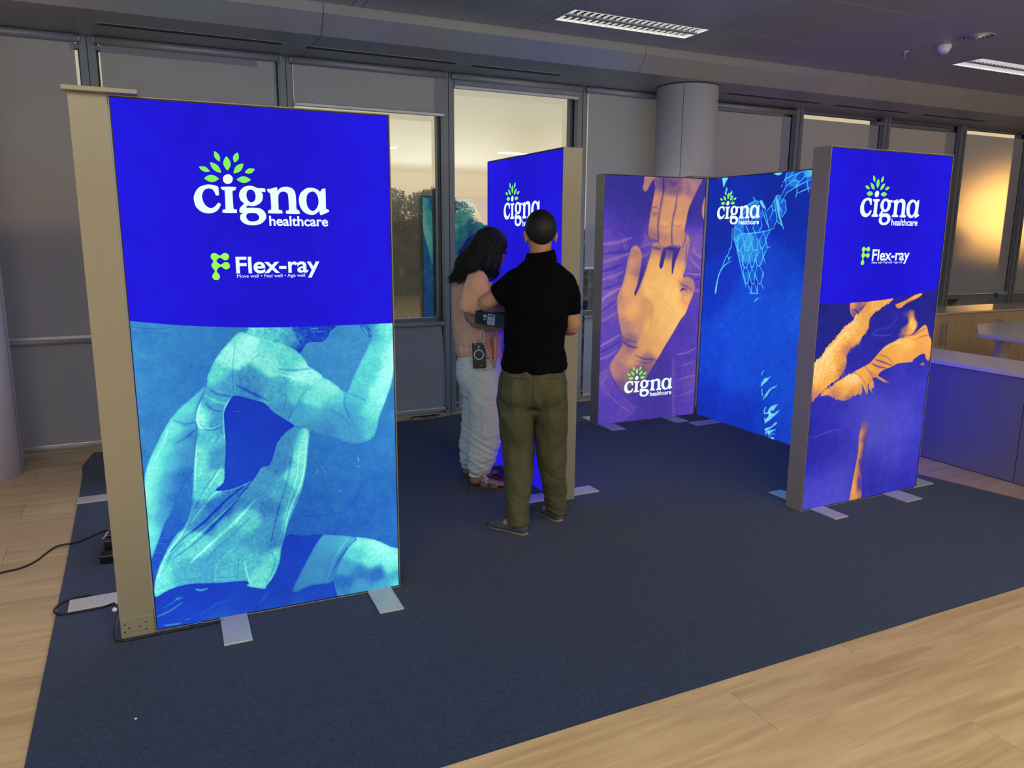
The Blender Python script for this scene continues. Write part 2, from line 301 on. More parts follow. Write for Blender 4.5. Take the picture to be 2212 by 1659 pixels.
LEAVES=[((336,1856),(352,1819),9),((417,1855),(403,1818),10),((377,1840),(377,1788),13),((318,1816),(355,1779),11),((435,1816),(398,1779),11),((279,1798),(316,1783),9),((475,1797),(438,1783),9),((294,1758),(346,1758),13),((407,1757),(459,1758),12)]
DOTS=[(312,1473),(350,1473),(313,1440),(351,1439),(313,1399)]
POSTER_L={'pal':'teal','bg':[(50,1218,42),(262,1209,36),(767,1102,44),(21,1034,42),(179,1055,33),(3,798,38),(103,705,33),(160,573,30),(723,1070,40),(928,700,36),(706,634,34),(699,454,28),(966,416,32),(827,323,26),(54,333,20),(609,339,24),(660,550,30)],'bgs':160,'bgst':[([(3,1151),(22,1127),(41,1107)],3,18),([(644,1150),(692,1114),(765,1055)],4,12),([(887,1104),(825,1081),(774,1067)],4,12),([(671,612),(687,583),(690,555)],3,18),([(649,574),(662,595)],4,25),([(828,629),(832,610)],5,35),([(822,593),(835,583)],4,30),([(740,494),(753,487)],5,30),([(150,599),(162,555),(166,529)],3,12),([(9,1220),(84,1209),(140,1214)],5,-8),([(14,1197),(90,1197),(138,1187)],5,-6),([(809,1108),(896,1138)],4,10),([(552,398),(740,393),(966,411)],5,-6),([(21,394),(80,389)],3,12),([(20,373),(78,365)],3,10),([(10,340),(46,330)],3,12),([(2,878),(66,880),(115,867)],5,-5),([(880,885),(924,872),(996,871)],4,-6)],'regs':[{'poly':[(250,981),(200,941),(154,904),(114,859),(81,806),(48,744),(23,690),(10,642),(1,553),(0,469),(0,385),(7,315),(27,355),(53,419),(70,458),(99,497),(113,537),(147,600),(171,630),(188,662),(200,744),(207,826),(210,899)],'c':[(222,939,72),(167,887,78),(118,818,85),(186,844,60),(189,778,40),(144,766,60),(78,757,82),(52,695,88),(102,689,62),(154,699,45),(31,615,90),(73,601,60),(110,596,35),(149,633,30),(21,525,90),(60,519,60),(90,523,30),(18,441,88),(55,452,50),(19,365,75)],'s':28,'st':[([(125,858),(163,838),(201,843)],10,-25),([(129,768),(159,781),(198,810)],10,-20),([(104,820),(86,773),(53,711)],8,10)],'grain':0.07},{'poly':[(438,1209),(419,1192),(409,1173),(508,1142),(562,1120),(605,1087),(622,1106),(643,1130),(693,1130),(720,1147),(732,1172),(738,1196)],'c':[(456,1188,80),(509,1169,72),(564,1163,60),(591,1136,50),(613,1185,15),(645,1159,12),(686,1169,10),(610,1106,12),(711,1181,10),(654,1179,20)],'s':22,'st':[([(590,1195),(600,1161),(615,1127)],8,-20),([(654,1183),(687,1186)],4,40),([(661,1171),(711,1172)],3,35),([(689,1136),(718,1149)],3,30)],'grain':0.2},{'poly':[(859,1193),(871,1165),(896,1136),(923,1163),(937,1190)],'c':[(880,1165,30),(924,1180,60)],'s':30,'st':[([(867,1182),(888,1147)],4,50),([(885,1182),(897,1164)],5,-30)],'grain':0.1},{'poly':[(695,980),(736,958),(790,912),(817,969),(849,1028),(887,1104),(905,1138),(901,1164),(933,1197),(1021,1202),(1010,1097),(998,1027),(982,939),(953,861),(924,791),(911,738),(888,703),(830,688),(752,712),(693,736),(627,765),(547,811),(565,851),(600,899),(644,947)],'c':[(967,1161,88),(930,1093,80),(982,1055,97),(893,1016,75),(962,968,97),(856,958,72),(925,899,92),(828,889,70),(887,813,85),(800,830,55),(842,781,62),(884,741,72),(731,827,55),(780,769,50),(712,767,42),(630,819,65),(667,903,85),(718,924,90),(597,822,55),(741,879,75),(813,721,50),(628,780,45),(905,1138,60)],'s':30,'st':[([(790,914),(779,867),(799,803)],8,-22),([(794,910),(845,888),(871,868)],8,-12),([(636,957),(584,892),(547,811)],6,-30),([(715,846),(756,825),(789,786)],10,-12),([(989,1142),(990,1028),(970,940)],8,10)],'grain':0.1},{'poly':[(789,274),(888,247),(961,201),(1026,160),(1023,-3),(937,-11),(694,-11),(700,79),(732,168),(775,237)],'c':[(824,238,90),(896,207,95),(979,154,92),(796,195,75),(867,154,85),(959,108,88),(758,135,55),(820,95,35),(892,72,30),(977,56,55),(746,70,30),(818,37,50),(910,19,60),(995,23,80),(736,24,40)],'s':26,'st':[],'grain':0.08},{'poly':[(-4,161),(65,183),(240,176),(343,166),(418,115),(457,162),(487,249),(524,327),(574,315),(676,306),(809,269),(775,232),(732,168),(703,88),(690,-15),(338,-55),(-18,-30)],'c':[(34,74,10),(191,132,8),(345,55,12),(471,95,12),(555,283,10),(516,161,12),(569,216,14),(648,51,16),(596,52,18),(106,14,14),(261,-1,20),(441,-2,18),(605,266,12)],'s':50,'st':[([(8,67),(57,83),(105,109)],7,35),([(36,101),(75,119),(92,142)],5,25),([(158,156),(176,148),(200,150)],8,60),([(83,126),(106,131)],7,35),([(31,26),(68,22),(91,22)],7,35),([(170,46),(234,78),(282,86)],8,10),([(393,45),(419,68),(428,85)],6,15),([(107,32),(130,36)],5,20)],'grain':0.03},{'poly':[(667,302),(685,303),(809,269),(766,229),(732,173),(701,86),(615,86),(533,69),(561,138),(603,210),(635,265)],'c':[(710,276,60),(673,226,50),(627,159,45),(687,148,42),(572,94,42),(762,258,65)],'s':40,'st':[([(794,270),(752,222),(719,161),(689,91)],3,-40),([(776,275),(734,225),(701,165),(676,93)],3,25)],'grain':0.04},{'poly':[(383,1183),(331,1134),(286,1076),(258,1017),(256,993),(236,938),(215,899),(205,851),(210,819),(198,744),(184,662),(174,562),(161,487),(143,439),(94,386),(61,332),(30,268),(13,210),(9,152),(64,174),(140,182),(240,167),(343,157),(360,144),(353,132),(417,107),(430,121),(457,153),(485,213),(496,275),(516,336),(535,396),(572,472),(594,532),(612,610),(621,680),(630,765),(595,781),(551,811),(565,851),(600,899),(644,947),(696,980),(667,1014),(639,1033),(628,1059),(601,1094),(562,1121),(508,1145),(454,1160),(413,1174)],'c':[(370,1164,85),(344,1093,95),(407,1146,100),(483,1109,85),(560,1063,80),(621,1000,95),(429,989,50),(397,966,42),(513,940,62),(593,917,75),(533,845,50),(479,1043,90),(294,1015,80),(274,935,60),(322,980,50),(224,857,95),(270,878,55),(282,827,50),(248,772,70),(205,693,82),(273,685,50),(234,563,75),(283,599,85),(182,459,50),(211,437,35),(260,490,30),(370,500,45),(325,524,30),(423,581,50),(483,661,40),(543,723,45),(600,700,90),(589,559,85),(516,498,60),(464,443,40),(365,413,75),(284,373,65),(408,317,55),(457,309,42),(527,388,75),(166,340,80),(106,237,65),(39,232,85),(198,246,60),(313,198,65),(415,143,85),(75,321,75),(347,237,70),(478,232,80),(477,378,50)],'s':26,'st':[([(256,993),(228,922),(207,850),(221,820),(266,812),(297,825)],6,30),([(218,833),(250,805),(296,813)],5,-25),([(349,933),(321,906),(306,858),(304,766)],5,35),([(365,1132),(350,1044),(349,937)],3,-25),([(261,968),(289,946),(334,934)],9,-30),([(244,945),(280,918),(317,906)],8,20),([(242,913),(270,886),(307,874)],7,-25),([(526,1028),(582,1020),(639,1023)],8,-30),([(533,1006),(588,986),(629,983)],7,20),([(359,977),(426,935),(480,901)],10,-25),([(385,1017),(401,1040),(395,1057)],4,20),([(520,915),(545,921),(533,845)],5,-20),([(555,971),(605,993),(646,998)],6,15),([(374,570),(311,552),(264,552),(215,505),(158,436)],4,40),([(366,562),(293,511),(211,437),(131,380),(75,329)],7,-45),([(373,544),(306,483),(225,417),(152,359)],6,35),([(433,632),(373,552),(289,460),(191,370),(88,301)],8,-35),([(402,496),(326,419),(252,360),(147,273)],12,30),([(382,428),(315,368),(249,317),(199,264)],10,-15),([(161,479),(134,414),(68,330)],5,30),([(618,733),(598,576),(556,474),(528,406),(496,275)],5,30),([(591,701),(573,579),(530,451),(489,303)],4,20),([(563,704),(535,566),(488,430),(457,309)],9,-20),([(348,246),(353,200),(362,144)],5,30),([(328,259),(315,171)],3,-20),([(14,184),(119,203),(241,189),(344,176)],3,-18),([(13,202),(51,299),(101,368)],5,25),([(48,256),(82,319),(130,363)],5,-20),([(485,222),(449,164),(423,132)],4,-30),([(232,169),(245,247),(320,314)],9,12),([(454,264),(469,225),(450,173)],7,-20),([(203,777),(193,678),(182,570)],4,30),([(295,800),(278,769),(261,737)],6,-15),([(294,666),(252,603),(194,525)],6,20),([(278,651),(228,580),(177,494)],7,-20)],'grain':0.13},{'poly':[(349,935),(326,906),(308,866),(307,799),(306,724),(297,648),(290,589),(257,559),(303,553),(367,571),(407,591),(433,630),(467,638),(488,686),(503,728),(537,767),(571,790),(547,814),(493,857),(463,894),(425,910),(387,925)],'c':[(331,889,6),(427,796,8),(365,674,12),(329,593,14),(530,794,6)],'s':90,'st':[([(342,871),(376,871)],3,25),([(445,695),(461,702)],3,10)],'grain':0.02}]}
POSTER_M1={'pal':'violet','bg':[(105,1962,10),(261,1842,12),(190,1715,15),(91,1537,40),(275,1525,20),(51,1385,45),(130,1307,40),(208,1280,20),(60,1128,45),(82,945,40),(118,811,30),(80,573,35),(195,1588,20),(418,1486,45),(934,1379,45),(929,1189,35),(902,1857,15),(896,635,25),(852,525,35),(754,433,20),(932,349,40),(668,155,22),(928,133,30),(337,115,25),(107,273,35),(49,141,30),(974,772,30)],'bgs':70,'bgst':[([(-13,1486),(123,1499),(275,1538)],14,20),([(5,1410),(125,1423),(279,1435)],10,-15),([(7,1347),(112,1372),(249,1409)],14,20),([(2,1271),(100,1295),(206,1332)],9,-20),([(4,1206),(102,1230),(209,1267)],12,18),([(-1,1129),(105,1153),(196,1190)],8,-15),([(2,1039),(77,1089),(183,1138)],12,30),([(5,948),(80,997),(163,1047)],8,-15),([(8,869),(84,905),(167,942)],12,15),([(7,671),(91,707),(198,754)],10,25),([(9,618),(93,653),(193,694)],7,-15),([(11,564),(95,586),(172,635)],8,22),([(841,1245),(926,1236),(995,1229)],5,35),([(866,1379),(921,1325),(993,1270)],9,20),([(895,1460),(932,1406),(994,1378)],10,20),([(929,1189),(980,1201)],8,-15),([(918,1107),(987,1091)],9,20),([(781,558),(884,566),(985,602)],8,20),([(771,446),(890,466),(993,488)],7,12),([(778,317),(897,351),(993,359)],8,15),([(786,188),(906,207),(992,229)],7,12),([(382,1590),(416,1538),(387,1486)],12,12),([(158,1575),(190,1525),(217,1448),(243,1371)],3,30),([(180,1582),(217,1525),(240,1448),(258,1396)],3,22),([(349,1461),(434,1486),(497,1499)],8,20),([(376,1383),(438,1408)],12,15),([(729,519),(770,520)],3,25),([(730,499),(771,501)],3,25),([(731,479),(772,481)],3,25),([(732,460),(773,461)],3,25),([(733,440),(774,441)],3,25),([(735,420),(775,421)],3,25),([(736,400),(777,401)],3,25),([(737,380),(778,381)],3,25),([(738,360),(779,361)],3,25),([(739,340),(780,342)],3,25),([(740,320),(781,321)],3,25),([(741,300),(783,301)],3,25),([(743,280),(784,281)],3,25),([(744,260),(785,261)],3,25),([(745,240),(786,241)],3,25),([(746,220),(787,221)],3,25),([(747,200),(788,201)],3,25),([(748,180),(790,181)],3,25),([(750,160),(791,160)],3,25),([(751,140),(792,140)],3,25),([(752,119),(793,120)],3,25),([(753,99),(794,100)],3,25),([(754,79),(796,79)],3,25),([(755,58),(797,59)],3,25),([(757,38),(798,39)],3,25),([(758,18),(799,18)],3,25),([(748,546),(745,292),(770,17)],3,15)],'regs':[{'poly':[(-22,392),(91,485),(125,422),(192,307),(301,202),(402,123),(446,76),(387,110),(340,58),(-8,-46)],'c':[(55,414,42),(107,273,32),(303,146,35),(49,141,28)],'s':60,'st':[([(86,425),(41,347),(173,199),(322,88)],3,20),([(63,413),(19,335),(141,188)],2,15)],'grain':0.08},{'pal':'skin','poly':[(99,491),(143,570),(210,653),(218,727),(187,835),(164,942),(155,1047),(176,1112),(205,1177),(231,1280),(250,1383),(274,1454),(312,1480),(356,1461),(384,1409),(381,1330),(366,1252),(347,1160),(330,1075),(363,1147),(406,1251),(441,1343),(472,1434),(489,1499),(626,1513),(848,1540),(859,1486),(841,1379),(822,1272),(806,1215),(859,1220),(912,1189),(938,1134),(928,1079),(883,984),(853,909),(798,849),(736,755),(642,622),(581,528),(519,435),(458,342),(380,251),(284,231),(217,292),(150,379)],'c':[(318,1435,60),(316,1305,68),(275,1175,70),(295,1069,75),(349,1278,50),(501,1434,60),(506,1329,85),(447,1224,85),(575,1249,88),(648,1407,45),(638,1301,80),(766,1380,60),(755,1273,82),(710,1193,88),(844,1190,62),(917,1121,60),(848,1136,55),(533,1116,90),(718,1058,93),(855,1026,75),(301,937,78),(204,1006,65),(429,932,72),(593,926,90),(743,920,90),(227,833,60),(355,801,66),(501,794,82),(667,786,88),(296,696,50),(442,660,72),(576,625,80),(237,591,60),(351,529,66),(482,521,55),(177,500,58),(277,397,55),(389,417,42),(248,303,45),(331,255,40),(471,411,50)],'s':26,'st':[([(330,1068),(371,1147),(413,1264),(455,1382)],7,-45),([(570,1291),(582,1368),(597,1447)],7,-50),([(690,1247),(702,1327),(737,1433)],7,-50),([(483,1460),(565,1447)],8,-35),([(613,1454),(695,1447),(761,1460)],9,-35),([(383,1054),(491,997),(512,902),(471,741),(394,649)],5,-12),([(500,1144),(620,1033),(725,935),(814,856)],4,-16),([(569,1062),(576,926),(519,766),(493,630)],4,-10),([(216,707),(298,655),(379,637)],6,-30),([(223,740),(280,696),(360,692)],4,-20),([(349,577),(448,537),(547,530)],6,-28),([(367,528),(466,501),(531,517)],5,-20),([(760,1192),(796,1151),(848,1136),(901,1107)],4,-30),([(783,1097),(807,1116),(849,1109)],6,-35),([(808,1089),(812,1028),(857,985)],5,-20),([(304,1240),(351,1246)],3,-15),([(450,1330),(572,1315)],3,-10),([(309,1461),(350,1435)],8,10),([(826,1486),(824,1380),(799,1245)],5,-25),([(266,1383),(234,1228),(192,1099),(170,994)],5,-12)],'grain':0.03},{'pal':'skin','hard':1,'poly':[(570,1283),(556,1313),(574,1401),(592,1450),(623,1456),(611,1381),(592,1299)],'c':[(570,1283,8)],'s':100,'st':[],'grain':0,'rim':0},{'pal':'skin','hard':1,'poly':[(689,1236),(682,1327),(689,1434),(767,1460),(744,1407),(712,1327),(700,1254)],'c':[(689,1236,8)],'s':100,'st':[],'grain':0,'rim':0},{'pal':'skin','hard':1,'poly':[(780,1088),(804,1126),(825,1115),(803,1102)],'c':[(780,1088,8)],'s':100,'st':[],'grain':0,'rim':0},{'pal':'skin','hard':1,'poly':[(330,1068),(319,1095),(365,1200),(392,1304),(407,1330),(405,1245),(363,1144)],'c':[(330,1068,8)],'s':100,'st':[],'grain':0,'rim':0},{'pal':'skin','poly':[(493,2037),(483,1936),(462,1821),(442,1706),(432,1603),(439,1545),(480,1523),(529,1519),(555,1480),(605,1460),(669,1473),(718,1476),(777,1463),(820,1476),(858,1513),(841,1566),(802,1593),(813,1685),(832,1777),(869,1856),(914,1936),(966,2029),(959,2055)],'c':[(489,1974,51),(665,1967,55),(664,1980,46),(811,1985,57),(892,2013,55),(495,1847,64),(627,1786,69),(741,1788,66),(489,1655,66),(602,1656,72),(732,1658,69),(479,1551,55),(610,1500,64),(757,1513,64),(823,1526,60),(535,2001,40),(664,1986,42)],'s':26,'st':[([(561,2015),(567,1913),(552,1823),(534,1720),(528,1617),(537,1513)],6,-40),([(703,1878),(695,1787),(674,1696),(667,1592),(677,1480)],6,-45),([(459,1776),(491,1783),(523,1771)],4,-25),([(461,1744),(485,1732),(525,1739)],4,-25),([(467,1713),(518,1720)],4,-20),([(547,1630),(588,1620),(636,1631)],5,-15),([(684,1644),(734,1631),(766,1645)],5,-15),([(553,1656),(618,1656)],7,15),([(683,1664),(749,1658)],7,15),([(623,1991),(665,1967),(712,1994)],10,-12),([(794,1997),(823,1933),(800,1894)],9,-12),([(799,1593),(814,1540),(785,1466)],5,-30),([(476,1923),(452,1770),(436,1616)],4,-12)],'grain':0.03},{'pal':'skin','poly':[(384,2033),(371,1970),(361,1932),(379,1905),(406,1906),(430,1947),(456,1992),(487,2014),(493,2037)],'c':[(409,1997,50),(389,1933,48)],'s':50,'st':[],'grain':0.02},{'pal':'skin','poly':[(1024,1926),(985,1872),(966,1793),(969,1740),(986,1694),(1044,1648)],'c':[(978,1859,50),(979,1727,55)],'s':50,'st':[],'grain':0.02}]}
POSTER_R={'pal':'indigo','bg':[(25,1178,2),(117,1091,5),(479,1118,12),(615,1068,16),(861,1192,5),(946,1099,8),(435,990,20),(176,615,20),(306,558,35),(489,603,45),(571,485,50),(670,706,30),(868,736,30),(837,505,45),(963,587,30),(735,279,42),(956,203,30),(192,480,25),(153,306,20),(290,196,35),(238,111,50),(118,83,40),(57,407,12),(626,102,25),(908,62,20),(524,807,20),(915,872,15)],'bgs':70,'bgst':[([(5,444),(76,445),(158,462),(262,466)],3,30),([(451,1011),(522,998),(613,998)],5,25),([(456,1015),(516,1038),(593,1043),(662,1102)],12,12)],'regs':[{'pal':'gold','poly':[(260,1203),(250,1170),(261,1136),(281,1118),(310,1129),(326,1146),(359,1174),(380,1203)],'c':[(273,1177,70),(285,1135,30),(323,1167,30),(357,1191,55)],'s':18,'st':[([(266,1157),(300,1155),(321,1137)],5,-30),([(259,1148),(281,1122),(310,1127)],3,30)],'grain':0.05},{'pal':'gold','fz':1,'poly':[(5,657),(0,854),(46,901),(98,957),(162,1013),(216,1061),(272,1093),(304,1125),(349,1158),(387,1195),(392,1203),(593,1214),(583,1192),(523,1168),(476,1140),(430,1112),(422,1077),(421,1043),(372,993),(340,952),(283,920),(263,887),(268,843),(251,792),(217,769),(160,747),(105,709),(49,679)],'c':[(469,1188,85),(375,1148,75),(383,1088,80),(300,1066,95),(322,996,80),(224,1001,95),(157,962,90),(257,931,50),(203,883,75),(104,906,95),(53,842,95),(151,817,90),(236,811,50),(40,757,90),(134,758,75),(35,697,60),(15,673,40)],'s':24,'st':[([(476,1140),(432,1094),(416,1034),(350,968),(272,913),(265,826),(206,761)],8,-35),([(61,875),(135,947),(244,1034)],10,12)],'grain':0.16},{'pal':'gold','fz':1,'poly':[(66,682),(116,712),(184,745),(253,775),(330,797),(375,783),(406,745),(417,709),(417,664),(355,656),(295,639),(233,640),(170,664),(120,681)],'c':[(142,697,75),(220,742,88),(302,771,100),(368,748,100),(287,702,90),(216,681,60),(363,686,75),(318,655,40),(169,668,40),(403,674,60)],'s':22,'st':[],'grain':0.14},{'pal':'gold','poly':[(330,797),(419,828),(467,847),(524,896),(583,937),(658,960),(720,983),(814,987),(913,1046),(959,980),(991,932),(990,825),(957,832),(937,866),(889,859),(839,835),(827,822),(706,822),(655,807),(591,794),(554,778),(532,758),(494,747),(511,719),(490,684),(459,723),(463,653),(408,727),(370,774)],'c':[(377,774,85),(426,779,85),(483,739,70),(462,705,80),(471,820,80),(548,824,75),(616,891,82),(720,902,88),(795,934,90),(651,834,80),(781,853,75),(872,966,80),(921,1000,75),(910,900,70),(976,923,80),(975,849,70),(859,875,75)],'s':24,'st':[([(475,838),(536,815),(603,802)],7,-50),([(504,858),(571,840),(654,812)],7,-50),([(539,887),(607,864),(665,824)],5,-35),([(420,824),(478,775),(510,728)],5,-35),([(375,783),(434,725),(462,660)],4,-30),([(815,978),(866,1003),(924,1023)],5,-40),([(832,959),(898,974),(952,980)],5,-30),([(735,973),(789,970),(906,927)],5,-15),([(561,912),(634,943),(713,948)],5,15),([(330,797),(364,775),(403,719)],3,-40)],'grain':0.03},{'pal':'gold','hard':1,'poly':[(448,804),(517,772),(586,740),(646,708),(589,721),(519,754)],'c':[(531,762,70)],'s':50,'st':[],'grain':0},{'pal':'gold','hard':1,'poly':[(461,759),(507,728),(516,687),(489,694),(510,657),(470,691)],'c':[(485,721,70)],'s':50,'st':[],'grain':0},{'pal':'gold','poly':[(688,976),(695,1020),(737,1045),(761,1066),(750,1089),(709,1098),(692,1123),(762,1138),(798,1127),(811,1087),(842,1047),(812,996),(761,981)],'c':[(728,1019,45),(707,984,30),(788,1061,90),(809,1015,90),(780,1115,50),(726,1117,15),(771,998,75)],'s':16,'st':[],'grain':0.1,'e':5},{'pal':'gold','poly':[(628,1173),(650,1181),(713,1197),(788,1225),(847,1235),(853,1224),(818,1207),(767,1191),(717,1175),(680,1154),(648,1153)],'c':[(652,1168,70),(790,1217,80),(728,1188,75)],'s':30,'st':[([(716,1179),(792,1203)],4,-20)],'grain':0.05},{'pal':'gold','poly':[(906,800),(925,813),(946,807),(945,794)],'c':[(927,801,50)],'s':30,'st':[],'grain':0},{'pal':'gold','hard':1,'rim':0,'poly':[(441,485),(485,491),(498,401),(498,308),(491,215),(491,121),(502,-4),(392,-6),(405,87),(417,188),(434,307),(427,400)],'c':[(463,469,35),(444,416,60),(478,403,25),(445,315,65),(481,310,10),(429,196,65),(479,208,8),(418,85,75),(475,95,25),(421,18,70),(479,19,50)],'s':15,'st':[([(444,184),(466,115),(455,51)],4,-30),([(471,171),(465,78),(454,13)],3,25)],'grain':0.05,'e':1}],'div':[[9,1199],[286,1196],[582,1209],[991,1254]]}
